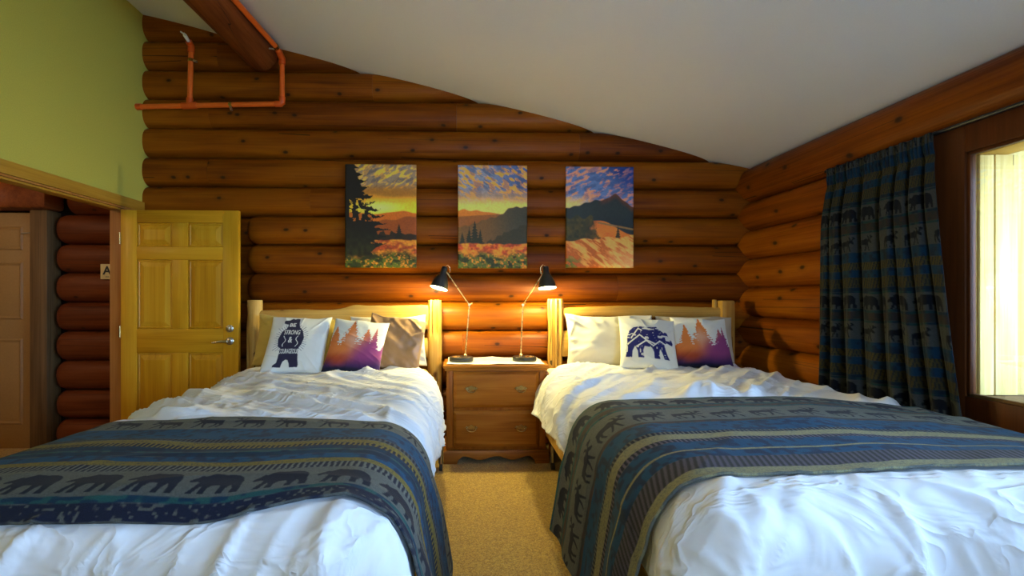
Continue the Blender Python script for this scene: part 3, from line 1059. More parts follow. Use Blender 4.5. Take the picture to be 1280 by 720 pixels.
def cover_wrinkles(seed, diag, amp_top, amp_foot, under):
    def f(p, q, ax, ay, ext, r):
        a, b = rot(p, q, diag)
        w = ridge(a * 1.0 + 0.3 * vnoise(p * 2, q * 2, seed), b * 7, seed + 1) ** 3 * 0.9
        w = w + ridge(a * 1.8, b * 11 + 0.6 * vnoise(p * 3, q * 3, seed + 8), seed + 2) ** 4 * 0.5
        a2, b2 = rot(p, q, diag + 0.9)
        w = w + ridge(a2 * 1.5, b2 * 6, seed + 3) ** 4 * 0.5 * fbm(p * 2, q * 2, seed + 4, 2)
        top = amp_top * w * np.exp(-ay * 6) * (1 - 0.72 * sstep(1.70, 2.02, q)) * (0.4 + 0.9 * fbm(p * 1.7, q * 1.7, seed + 5, 2))
        top = top + 0.010 * ridge(a * 2.5 + 0.4 * vnoise(p * 5, q * 5, seed + 30), b * 21, seed + 31) ** 5 * sstep(0.35, 0.6, fbm(p * 3, q * 3, seed + 32, 2)) * np.exp(-ay * 6)
        pf = p + 0.28 * ay * (1 if diag > 0 else -1) * 1.5 + 0.05 * vnoise(p * 4, q * 3, seed + 6)
        foot = amp_foot * (0.55 * ridge(pf * 3.4, q * 0.9, seed + 7) ** 2.5 + 0.60 * ridge(pf * 5.5, q * 1.1, seed + 14) ** 9 + 0.22 * ridge(pf * 13 + 0.5 * vnoise(p * 6, q * 6, seed + 16), q * 2.0, seed + 9) ** 5) * sstep(-0.04, 0.22, ay)
        side = 0.035 * (vnoise(q * 4.5, p * 0 + 1.0, seed + 12) + 0.4 * vnoise(q * 11, p * 0 + 2, seed + 13) - 0.7) * sstep(0.1, 0.35, ax)
        fine = 0.004 * (fbm(p * 14, q * 14, seed + 20, 2) - 0.5)
        u = under(p, q)
        return (top + foot + side) * (1 - 0.97 * u) + fine * (1 - u) - 0.004
    return f


def throw_wrinkles(base, seed, lift):
    def f(p, q, ax, ay, ext, r):
        w = base(p, q, ax, ay, ext, r)
        soft = 0.012 * fbm(p * 3.2, q * 5, seed, 2) + 0.006 * ridge(p * 2.4 + q * 2, q * 5, seed + 4) ** 3
        hang = 0.040 * vnoise(q * 5.5 + p * 0.6, p * 0 + 4, seed + 2) * sstep(0.2, 0.5, ax)
        return w + lift + soft + hang
    return f


def hem_left(p):
    return LB.L + 0.118 - 0.075 * sstep(0.22, 0.60, p), LB_TOP + 0.015 * np.sin(p * 3)


def hem_right(p):
    top = RB_TOP + 0.03 * np.sin(p * 2.2 + 0.5) + 0.20 * sstep(0.3, 0.95, p)
    return RB.L - 0.035 - 0.012 * np.sin(p * 5 + 1) - 0.02 * sstep(0.2, 0.9, p), top


def covered(hemf):
    """1 where the folded throw lies on the cover and presses its creases flat"""
    def f(p, q):
        hem, top = hemf(p)
        return sstep(top - 0.10, top, q) * sstep(hem + 0.03, hem - 0.03, q)
    return f


wl_ = cover_wrinkles(50, 0.55, 0.050, 0.060, covered(hem_left))
wr_ = cover_wrinkles(80, -0.85, 0.050, 0.062, covered(hem_right))
make_duvet('duvet', LB, -0.97, 0.97, LB.L + 0.55, wl_, 'white duvet on the bed beside the pine door')
make_duvet('duvet.001', RB, -1.06, 0.93, RB.L + 0.55, wr_, 'white duvet on the bed beside the window')

bands_l = [(0, .155, 'grey'), (.155, .31, 'blue'), (.31, .345, 'dash', CHAR * 1.8), (.35, .388, 'yellow'), (.388, .42, 'dash', YEL), (.42, .46, 'deep'), (.46, .47, 'teal'), (.47, .505, 'deep'), (.505, .55, 'blue'),
           (.55, .585, 'yellow'), (.585, .635, 'dash', GREY * 1.3), (.635, .775, 'grey'), (.775, .795, 'teal'), (.795, .84, 'leaf')]
rows_l = [(MOOSE_M, 1.24, .015, .125, .175, True, 0.04), (BEAR_M, 1.42, .655, .110, .174, False, 0.02)]
make_throw('throw_blanket', LB, -1.33, 1.33, 0, hem_left, throw_wrinkles(wl_, 61, 0.012), bands_l, rows_l, 'folded throw with a bear row along its hem, on the bed beside the pine door', 760, 260)

bands_r = [(0, .02, 'teal'), (.02, .13, 'grey'), (.13, .155, 'teal'), (.155, .205, 'brown'), (.205, .225, 'teal'), (.225, .42, 'grey'), (.42, .445, 'brown'), (.445, .57, 'blue'), (.57, .595, 'dash', GREY), (.595, .65, 'cream'),
           (.65, .68, 'dash', MAUVE * 1.3), (.68, .76, 'blue'), (.76, .772, 'cream'), (.772, .83, 'blue'), (.83, .92, 'mauve'), (.92, .97, 'cream')]
rows_r = [(BEAR_M, 1.6, .03, .10, .185, False, 0.03), (MOOSE_M, 1.24, .265, .135, .172, False, 0.0)]
make_throw('throw_blanket.001', RB, -1.42, 0.90, 0, hem_right, throw_wrinkles(wr_, 71, 0.012), bands_r, rows_r, 'blue and grey throw with moose and bear rows, on the bed beside the window', 760, 330)


# ------------------------------------------------------------------ log bedsteads with mattress
def log_post(name, x, y, z0, z1, r, parent, seed, groove=0.0):
    n, m = 28, 34
    zs = np.linspace(z0, z1, m); ang = np.linspace(0, 2 * PI, n, endpoint=False)
    Z, A = np.meshgrid(zs, ang, indexing='ij')
    R = r * (1 + 0.20 * (vnoise(Z * 5, np.cos(A) * 1.2 + 3, seed) - 0.5) + 0.14 * (vnoise(Z * 9, np.sin(A) * 2 + 9, seed + 1) - 0.5))
    for a0, w, s_ in ((-PI / 2 + 0.35, 0.16, 1), (-PI / 2 - 0.5, 0.12, 0.8), (0.8, 0.15, .8)):
        d = np.angle(np.exp(1j * (A - a0 - 0.35 * (vnoise(Z * 3, Z * 0 + a0, seed + 5) - 0.5))))
        R = R * (1 - groove * s_ * np.exp(-(d / w) ** 2) * sstep(0.3, 0.55, vnoise(Z * 2.5, Z * 0 + 7, seed + 6) + 0.15))
    R[-1] *= 0.96
    V = np.stack([R * np.cos(A) + x, R * np.sin(A) + y, Z], -1).reshape(-1, 3)
    F = []
    for i in range(m - 1):
        for k in range(n):
            a, b = i * n + k, i * n + (k + 1) % n
            F.append((a, b, b + n, a + n))
    F.append(tuple(range(n - 1, -1, -1))); F.append(tuple((m - 1) * n + k for k in range(n)))
    return raw(name, V, F, M['bedwood_z'], parent, True, 55)


def live_plank(name, x0, x1, y, th, zb, zt, parent, seed, topf=None, amp=0.02):
    """half-round rail with a wavy natural edge"""
    n = 70
    xs = np.linspace(x0, x1, n); t = np.linspace(0, 1, n)
    top = zt + amp * (fbm(xs * 3, xs * 0, seed, 3) - 0.5) + (topf(t) if topf is not None else 0)
    bot = zb + amp * 0.7 * (fbm(xs * 3, xs * 0 + 5, seed, 3) - 0.5)
    prof = [(-1.0, 0.12), (-1.05, 0.5), (-1.0, 0.86), (-0.6, 1.0), (0.6, 1.0), (1, 0.9), (1, 0.1), (0.5, 0.0), (-0.6, 0.0)]
    V = []
    for i in range(n):
        for a, b in prof:
            V.append((xs[i], y + a * th / 2, bot[i] + (top[i] - bot[i]) * b))
    k = len(prof)
    F = [(i * k + j, i * k + (j + 1) % k, (i + 1) * k + (j + 1) % k, (i + 1) * k + j) for i in range(n - 1) for j in range(k)]
    F.append(tuple(range(k - 1, -1, -1))); F.append(tuple((n - 1) * k + j for j in range(k)))
    return raw(name, V, F, M['bedwood_x'], parent, True, 60)


def make_bed(xl, xr, y, label, seed, ztop, railtop, railbot, topf, right_double, cx0, cx1):
    b = empty('log_bed', ((xl + xr) / 2, y, 0))
    tag(b, label, 'bed', 'peeled log beds')
    ox, oy = (xl + xr) / 2, y
    L_, R_ = xl - ox, xr - ox
    log_post('headboard_post', L_, 0, 0.0, ztop, 0.060, b, seed, 0.58 if right_double else 0.25)
    if right_double:
        box('headboard_post', (xr - 0.052, xr + 0.058, y - 0.055, y + 0.05, 0.0, ztop - 0.012), M['bedwood_z'], b, 0.014)
        box('post_strip', (xr - 0.082, xr - 0.058, y + 0.01, y + 0.05, 0.3, ztop - 0.006), M['bedwood_z'], b, 0.006)
    else:
        log_post('headboard_post', R_, 0, 0.0, ztop, 0.056, b, seed + 9, 0.52)
    live_plank('headboard_rail', L_ + 0.045, R_ - 0.045, 0.0, 0.055, railbot, railtop, b, seed, topf)
    live_plank('headboard_rail', L_ + 0.045, R_ - 0.045, 0.0, 0.05, 0.78, 0.99 if right_double else 0.93, b, seed + 3)
    live_plank('headboard_rail', L_ + 0.045, R_ - 0.045, 0.0, 0.05, 0.33, 0.47, b, seed + 5)
    m0, m1 = cx0 - ox, cx1 - ox
    yb, yf = 3.62 - oy, 1.25 - oy
    for x in (m0 + 0.005, m1 - 0.045):
        bm = bmesh.new(); add_box(bm, x, x + 0.04, yf + 0.03, -0.035, 0.20, 0.33, 0.01); from_bm('side_rail', bm, M['bedwood_x'], b)
    bm = bmesh.new(); add_box(bm, m0 + 0.05, m1 - 0.05, yf + 0.02, yb, 0.17, 0.39, 0.03, 3); from_bm('box_spring', bm, M['boxspring'], b)
    bm = bmesh.new(); add_box(bm, m0 + 0.02, m1 - 0.02, yf + 0.04, yb, 0.392, 0.610, 0.07, 4); from_bm('mattress', bm, M['mattress'], b)
    bm = bmesh.new(); add_box(bm, m0 + 0.015, m1 - 0.015, 3.40 - oy, 3.655 - oy, 0.45, 0.700, 0.05, 4); from_bm('sheet', bm, M['cream'] if right_double else M['olive'], b)
    for x in ((m0 + 0.12, m1 + 0.09) if not right_double else (m0 + 0.03, m1 - 0.12)):
        for yy_ in (yf + 0.35, yb - 0.30):
            lg = tube('leg', [(x, yy_, 0.055), (x, yy_, 0.18)], 0.018, M['steel'], b)
            cs = tube('caster', [(x - 0.012, yy_, 0.028), (x + 0.012, yy_, 0.028)], 0.028, M['rubber'], lg, 18)
    return b


make_bed(-1.652, -0.207, 3.72, 'peeled log bed beside the pine door, wavy live-edge headboard rail', 31, 1.243, 1.165, 1.005,
         lambda t: 0.012 * np.exp(-((t - 0.56) / 0.05) ** 2) + 0.032 * sstep(0.40, 0.58, t), False, -1.63, -0.23)
make_bed(0.782, 2.195, 3.72, 'peeled log bed beside the window with squared end post', 41, 1.252, 1.185, 1.10, lambda t: 0.010 * np.sin(t * 3.2), True, 0.65, 2.25)


# ------------------------------------------------------------------ pillows and cushions
def pillow(name, w, h, t, loc, lean, yaw, roll, mat, seed, n=56, pinch=0.06, crease=0.012, paint_f=None, sag=0.0):
    """closed cushion: pinched corners, soft creases; stands on its lower edge at loc"""
    lin = np.sin(np.linspace(-PI / 2, PI / 2, n) * 0.93) / math.sin(PI / 2 * 0.93)
    U, Vv = np.meshgrid(lin, lin, indexing='ij')
    X = U * w / 2 * (1 - pinch * (1 - Vv ** 2) * np.abs(U) ** 1.5)
    Y = Vv * h / 2 * (1 - pinch * (1 - U ** 2) * np.abs(Vv) ** 1.5) + h / 2
    prof = (np.maximum(1 - U ** 2, 0) * np.maximum(1 - Vv ** 2, 0)) ** 0.42
    prof = prof * (1 + sag * 0.25 * -Vv)
    rad = np.arctan2(Vv, U)
    rr_ = np.hypot(U, Vv)
    edge = sstep(0.35, 1.0, rr_)
    inner = 1 - sstep(0.94, 1.0, np.maximum(np.abs(U), np.abs(Vv)))
    cr = (ridge(rad * 3.1 + 5, rr_ * 0.9, seed) ** 2 - 0.4) * edge * crease * 1.6
    cr = cr + (fbm(U * 2.2 + seed, Vv * 2.2, seed + 1, 3) - 0.5) * crease * 1.8
    a, b = rot(U, Vv, 0.8 + seed)
    cr = cr + ridge(a * 0.8, b * 2.6, seed + 2) ** 4 * crease * 0.9
    cr = cr * inner
    Zf = prof * t / 2 + cr
    Zb = -prof * t / 2 + cr * 0.3
    Yj = Y + (vnoise(U * 2, Vv * 0, seed + 9) - 0.5) * 0.02 * sstep(0.2, 1, Vv)
    F_ = np.stack([X, -Zf, Yj], -1); B_ = np.stack([X, -Zb, Yj], -1)
    idx = np.arange(n * n).reshape(n, n)
    bidx = idx + n * n
    on = np.zeros((n, n), bool); on[0] = on[-1] = True; on[:, 0] = on[:, -1] = True
    bidx = np.where(on, idx, bidx)
    fr = np.stack([idx[:-1, :-1], idx[1:, :-1], idx[1:, 1:], idx[:-1, 1:]], -1).reshape(-1, 4)
    bk = np.stack([bidx[:-1, :-1], bidx[:-1, 1:], bidx[1:, 1:], bidx[1:, :-1]], -1).reshape(-1, 4)
    V = np.concatenate([F_.reshape(-1, 3), B_.reshape(-1, 3)])
    me = bpy.data.meshes.new(name)
    me.from_pydata(V.tolist(), [], np.concatenate([fr, bk]).tolist())
    me.polygons.foreach_set('use_smooth', [True] * len(me.polygons))
    if paint_f is not None:
        cf = paint_f((U + 1) / 2, (Vv + 1) / 2)
        cb = np.zeros_like(cf) + srgb(222, 220, 212)
        set_pattern(me, np.concatenate([cf.reshape(-1, 3), cb.reshape(-1, 3)]))
    me.materials.append(mat)
    bm_ = bmesh.new(); bm_.from_mesh(me)
    bmesh.ops.delete(bm_, geom=[v for v in bm_.verts if not v.link_faces], context='VERTS')
    bm_.to_mesh(me); bm_.free()
    o = bpy.data.objects.new(name, me)
    # local x right, y towards the headboard, z up the cushion
    mat_ = Matrix.Rotation(math.radians(yaw), 4, 'Z') @ Matrix.Rotation(-math.radians(lean), 4, 'X') @ Matrix.Rotation(math.radians(roll), 4, 'Y')
    o.rotation_euler = mat_.to_euler()
    o.location = loc
    return link(o)


WHITE = srgb(228, 226, 216)
INK = srgb(48, 44, 66)
_text = {}


def text_mask(s, u, v, x0, x1, y0, y1, bold=0.02):
    """lettering sampled on a fine raster between x0..x1, y0..y1"""
    if s not in _text:
        V, T, asp = text_tris(s, bold)
        nx, ny = 40 * max(2, len(s)), 48
        X, Y = np.meshgrid(np.linspace(0, 1, nx), np.linspace(0, 1, ny), indexing='ij')
        m = np.zeros(X.shape, bool)
        for tri in T:
            (xa, ya), (xb, yb), (xc_, yc_) = V[tri]
            d = (yb - yc_) * (xa - xc_) + (xc_ - xb) * (ya - yc_)
            if abs(d) < 1e-9:
                continue
            w0 = ((yb - yc_) * (X - xc_) + (xc_ - xb) * (Y - yc_)) / d
            w1 = ((yc_ - ya) * (X - xc_) + (xa - xc_) * (Y - yc_)) / d
            m |= (w0 >= -1e-3) & (w1 >= -1e-3) & (w0 + w1 <= 1.001)
        _text[s] = m.astype(float)
    return sample(_text[s], (u - x0) / (x1 - x0), (v - y0) / (y1 - y0))


STAND = [(.25, .83), (.245, .88), (.33, .90), (.375, .945), (.41, .925), (.45, .95), (.49, .935), (.50, .90), (.505, .83), (.53, .755), (.595, .68), (.635, .56), (.615, .45), (.585, .395), (.575, .34), (.59, .22), (.61, .10), (.60, .065), (.475, .06), (.465, .12), (.44, .175), (.405, .185), (.365, .155), (.345, .10), (.335, .06), (.205, .07), (.21, .10), (.265, .135), (.275, .22), (.285, .375), (.235, .41), (.215, .53), (.255, .665), (.325, .735), (.335, .80), (.285, .815)]
STAND_M = poly_mask([STAND], 160, 160, 0, 1, 0, 1)


def paint_bear_text(u, v):
    c = np.zeros(u.shape + (3,)) + WHITE
    m = sample(STAND_M, u, v)
    a = np.arctan2(v - 0.52, u - 0.42) * 22 / PI
    r = np.hypot((u - 0.42) * 1.15, v - 0.52)
    ray = (np.abs(a - np.round(a)) < 0.13 * (0.25 / np.maximum(r, 0.05))) & (r > 0.20) & (r < 0.29 + 0.07 * vnoise(np.round(a) * 3.3, a * 0, 4)) & (v > 0.33)
    c = mix(c, INK * 1.6, ray * 0.75)
    c = mix(c, INK, np.clip(m * 1.2, 0, 1))
    t = text_mask('BE', u, v, .355, .455, .765, .835)
    t = np.maximum(t, text_mask('STRONG', u, v, .295, .555, .615, .70))
    t = np.maximum(t, text_mask('&', u, v, .39, .455, .47, .575))
    t = np.maximum(t, text_mask('COURAGEOUS', u, v, .268, .583, .285, .365))
    arm = ((np.abs(u - (.325 + .02 * np.sin(v * 40))) < .006) | (np.abs(u - (.53 + .02 * np.sin(v * 40 + 2))) < .006)) & (v > .40) & (v < .59)
    t = np.maximum(t, arm)
    return mix(c, WHITE, np.clip(t, 0, 1) * m)


def tree_cover(trees):
    def f(u, v):
        tone = sstep(0.0, 1.0, 0.55 * u + 0.45 * (1 - v) + 0.10 * (fbm(u * 3, v * 3, 4, 2) - 0.5))
        org, pur = srgb(222, 128, 64), srgb(140, 62, 116)
        body = mix(np.zeros(u.shape + (3,)) + org, pur, sstep(0.38, 0.78, tone))
        body = mix(body, srgb(226, 178, 150), sstep(0.25, 0.0, np.abs(u - 0.45) + np.abs(v - 0.55) * 0.9) * 0.7)
        body = mix(body, srgb(165, 68, 36), sstep(0.38, 0.18, v) * (1 - sstep(0.3, 0.6, u)))
        body = mix(body, srgb(58, 34, 82), sstep(0.30, 0.08, v + 0.12 * (vnoise(u * 4, u * 0, 8) - .5) + 0.10 * (0.6 - u)))
        body = mix(body, srgb(24, 26, 46), sstep(0.10, 0.03, v))
        m = np.zeros(u.shape)
        for (cx, top, slope, base) in trees:
            d = top - v
            jag = 0.66 + 0.34 * np.abs(((d * 26) % 1.0) - 0.5) * 2 + 0.7 * (vnoise(d * 60, u * 40, 3) - .5)
            m = np.maximum(m, (np.abs(u - cx) < d * slope * jag) & (d > 0) & (v > base))
        m = np.maximum(m, v < 0.42 + 0.06 * (vnoise(u * 9, u * 0, 5) - 0.5))
        return mix(np.zeros(u.shape + (3,)) + WHITE, body, m)
    return f


TREES = [(0.10, 0.82, 0.40, 0.0), (0.40, 0.96, 0.42, 0.0), (0.68, 0.80, 0.46, 0.0), (0.83, 0.84, 0.24, 0.0), (1.0, 0.56, 0.3, 0.0)]
TREES2 = [(0.19, 0.82, 0.33, 0.0), (0.47, 0.97, 0.38, 0.0), (0.80, 0.76, 0.40, 0.0), (0.88, 0.82, 0.20, 0.0), (0.02, 0.45, 0.3, 0.0)]


def paint_bear_walk(u, v):
    c = np.zeros(u.shape + (3,)) + WHITE
    x, y = (u - 0.07) / 0.86, (v - 0.16) / 0.66
    m = sample(BEAR_M, x, y, True)
    blue = srgb(36, 38, 104)
    body = np.zeros(u.shape + (3,)) + blue
    w = np.zeros(u.shape)
    for pts in (((.05, .38), (.30, .66), (.42, .52), (.60, .42)), ((.25, .34), (.42, .50), (.56, .37), (.70, .52), (.9, .36)), ((.12, .55), (.28, .86), (.34, .80))):
        for (xa, ya), (xb, yb) in zip(pts[:-1], pts[1:]):
            t = np.clip(((x - xa) * (xb - xa) + (y - ya) * (yb - ya)) / ((xb - xa) ** 2 + (yb - ya) ** 2), 0, 1)
            w = np.maximum(w, np.hypot(x - xa - t * (xb - xa), (y - ya - t * (yb - ya)) * 0.7) < 0.014)
    cloud = (fbm(x * 7, y * 14, 33, 2) > 0.66) & (y > 0.55)
    fur = (vnoise(x * 30, y * 9, 12) > 0.78) & (y < 0.35)
    starry = vnoise(x * 40, y * 30, 2) > 0.93
    w = np.maximum.reduce([w, cloud * 0.9, fur * 0.75, starry * 0.8])
    return mix(c, mix(body, WHITE, w), np.clip(m * 1.2, 0, 1))


o = pillow('pillow', 0.60, 0.41, 0.14, (-1.31, 3.555, 0.712), 10, 1, 5, M['olive'], 3, crease=0.006)
tag(o, 'straw-yellow pillow half hidden behind the standing-bear cushion', 'pillow')
o = pillow('pillow.001', 0.60, 0.41, 0.10, (-0.56, 3.605, 0.712), 7, 0, -2, M['cream'], 5, crease=0.012)
tag(o, 'cream pillow behind the brown satin pillow', 'pillow')
o = pillow('pillow.002', 0.44, 0.41, 0.10, (-0.535, 3.475, 0.716), 13, -3, 8, M['satin'], 8, crease=0.014, pinch=0.03)
tag(o, 'brown satin pillow leaning beside the tree cushion', 'pillow')
o = pillow('pillow.003', 0.71, 0.42, 0.14, (1.195, 3.575, 0.712), 8, 1, 0, M['cream'], 13, crease=0.013)
tag(o, 'cream pillow beside the lamp, behind the walking-bear cushion', 'pillow')
o = pillow('pillow.004', 0.62, 0.40, 0.13, (1.885, 3.580, 0.712), 8, -1, 0, M['tan'], 17, crease=0.009)
tag(o, 'tan pillow behind the tree cushion near the window', 'pillow')

o = pillow('cushion', 0.44, 0.47, 0.12, (-1.193, 3.235, 0.722), 35, 3, 1, M['print'], 21, n=240, crease=0.003, paint_f=paint_bear_text)
tag(o, 'white cushion with a standing black bear and white lettering', 'cushion', 'printed cushions')
o = pillow('cushion.001', 0.41, 0.445, 0.12, (-0.775, 3.225, 0.722), 34, 2, 6, M['print'], 24, n=150, crease=0.003, paint_f=tree_cover(TREES))
tag(o, 'orange and purple pine tree cushion beside the standing-bear cushion', 'cushion', 'printed cushions')
o = pillow('cushion.002', 0.42, 0.43, 0.12, (1.375, 3.27, 0.732), 30, -4, 6, M['print'], 27, n=200, crease=0.004, paint_f=paint_bear_walk)
tag(o, 'white cushion with a dark blue walking bear', 'cushion', 'printed cushions')
o = pillow('cushion.003', 0.41, 0.43, 0.12, (1.80, 3.29, 0.732), 30, -6, 3, M['print'], 29, n=150, crease=0.004, paint_f=tree_cover(TREES2))
tag(o, 'orange and purple pine tree cushion beside the walking-bear cushion', 'cushion', 'printed cushions')

# ------------------------------------------------------------------ nightstand
NX0, NX1, NY0, NY1 = -0.105, 0.655, 3.47, 3.84
ns = empty('nightstand', ((NX0 + NX1) / 2, 3.65, 0))
tag(ns, 'two-drawer stained oak nightstand between the beds', 'nightstand')
cx_, cy_ = (NX0 + NX1) / 2, 3.65
def nbox(name, b, mat, bev=0.003, parent=ns):
    bm = bmesh.new()
    mx, my, mz = (b[0] + b[1]) / 2, (b[2] + b[3]) / 2, (b[4] + b[5]) / 2
    add_box(bm, b[0] - mx, b[1] - mx, b[2] - my, b[3] - my, b[4] - mz, b[5] - mz, bev)
    o = from_bm(name, bm, mat, parent)
    o.location = Vector((mx, my, mz)) - parent_world(parent)
    return o
nbox('body', (NX0, NX1, NY0, NY1, 0.10, 0.712), M['oak_z'])
nbox('top', (NX0 - 0.025, NX1 + 0.025, NY0 - 0.03, NY1 + 0.004, 0.722, 0.750), M['oak'], 0.010)
nbox('moulding', (NX0 - 0.012, NX1 + 0.012, NY0 - 0.016, NY1, 0.706, 0.7215), M['oak'], 0.005)
for x in (NX0, NX1 - 0.052):
    nbox('side_stile', (x + 0.004, x + 0.050, NY0 - 0.012, NY0 - 0.0002, 0.125, 0.705), M['oak_z'], 0.004)
for z0, z1 in ((0.425, 0.698), (0.128, 0.400)):
    x0, x1 = NX0 + 0.055, NX1 - 0.057
    bm = bmesh.new()
    t = [(x0, z0), (x1, z0), (x1, z1), (x0, z1)]
    mxz = ((x0 + x1) / 2, (z0 + z1) / 2)
    def off(d, y):
        return [bm.verts.new(((x0 + d if x == x0 else x1 - d) - mxz[0], y, (z0 + d if z == z0 else z1 - d) - mxz[1])) for x, z in t]
    r = [off(0, -0.0005), off(0, -0.008), off(0.003, -0.011), off(0.022, -0.022), off(0.026, -0.0225)]
    for i in range(4):
        for j in range(4):
            bm.faces.new((r[i][j], r[i][(j + 1) % 4], r[i + 1][(j + 1) % 4], r[i + 1][j]))
    bm.faces.new(r[4]); bm.faces.new(r[0][::-1])
    dr = from_bm('drawer', bm, M['oak'], ns, sharp=12)
    dr.location = (mxz[0] - cx_, NY0 - cy_, mxz[1])
    for hx in (x0 + 0.135, x1 - 0.135):
        hx -= mxz[0]
        # pierced plate, posts and bail
        pl = []
        for k in range(40):
            a = 2 * PI * k / 40
            rx = 0.046 * (1 + 0.10 * math.cos(4 * a) + 0.06 * math.cos(8 * a)); rz = 0.019 * (1 + 0.22 * math.cos(6 * a + PI))
            pl.append((hx + rx * math.cos(a), rz * math.sin(a) + 0.012))
        V_ = [(x, -0.0232, z) for x, z in pl] + [(hx + (x - hx) * 0.93, -0.0262, 0.012 + (z - 0.012) * 0.9) for x, z in pl]
        F_ = [(k, (k + 1) % 40, 40 + (k + 1) % 40, 40 + k) for k in range(40)] + [tuple(range(40, 80))]
        v1 = tube_vf([(hx - 0.034, -0.026, 0.012), (hx - 0.034, -0.040, 0.012)], 0.006, 10)
        v2 = tube_vf([(hx + 0.034, -0.026, 0.012), (hx + 0.034, -0.040, 0.012)], 0.006, 10)
        hb, hf_ = merge((V_, F_), v1, v2)
        hnd = raw('handle', hb, hf_, M['brass'], dr, True, 35)
        bail = [(hx + 0.036 * math.cos(a), -0.040 - 0.006 * math.sin(a), 0.010 - 0.024 * math.sin(a)) for a in np.linspace(PI, 0, 15)]
        # bail is part of the same pull
        bv, bf_ = tube_vf(bail, [0.0035] * 5 + [0.0048] * 5 + [0.0035] * 5, 8)
        me = hnd.data
        V2, F2 = merge(([v.co.copy() for v in me.vertices], [tuple(p.vertices) for p in me.polygons]), (bv, bf_))
        me.clear_geometry(); me.from_pydata([tuple(v) for v in V2], [], F2)
        me.polygons.foreach_set('use_smooth', [True] * len(me.polygons)); me.set_sharp_from_angle(angle=math.radians(35))
# plinth with scalloped apron and bracket feet
def apron(name, x0, x1, y, th, parent):
    n = 80
    xs = np.linspace(x0, x1, n); t = np.linspace(0, 1, n)
    c = np.abs(t - 0.5) * 2
    bot = np.where(c > 0.74, 0.0, 0.045 + 0.014 * np.cos(c * 3.2 * PI) - 0.012 * sstep(0.62, 0.74, c) * 2)
    V = []
    for i in range(n):
        V += [(xs[i] - cx_, y - cy_, bot[i]), (xs[i] - cx_, y - cy_, 0.085), (xs[i] - cx_, y + 0.006 - cy_, 0.100), (xs[i] - cx_, y + th - cy_, 0.100), (xs[i] - cx_, y + th - cy_, bot[i])]
    F = [(i * 5 + j, i * 5 + (j + 1) % 5, (i + 1) * 5 + (j + 1) % 5, (i + 1) * 5 + j) for i in range(n - 1) for j in range(5)]
    F += [(4, 3, 2, 1, 0), tuple((n - 1) * 5 + j for j in range(5))]
    return raw(name, V, F, M['oak'], parent, True, 30)
apron('apron', NX0 - 0.02, NX1 + 0.02, NY0 - 0.022, 0.02, ns)
for x in (NX0 - 0.02, NX1):
    nbox('side_base', (x, x + 0.02, NY0 - 0.001, NY1, 0.0, 0.0995), M['oak'], 0.003)

# cloth runner
gx, gy = np.meshgrid(np.linspace(-0.10, 0.648, 90), np.linspace(3.455, 3.83, 50), indexing='ij')
zz = 0.7525 + 0.006 * ridge(gx * 6 + gy * 2, gy * 5, 4) ** 3 + 0.003 * fbm(gx * 12, gy * 12, 8, 2) + 0.012 * sstep(3.78, 3.84, gy) * vnoise(gx * 7, gx * 0, 3)
ru = grid('runner', np.stack([gx + 0.010 * (vnoise(gy * 6, gx * 0, 2) - .5), gy + 0.006 * (vnoise(gx * 8, gx * 0, 6) - .5), zz], -1), M['runner'], solid=-0.0015)
tag(ru, 'creased white cloth runner covering the nightstand top', 'runner')


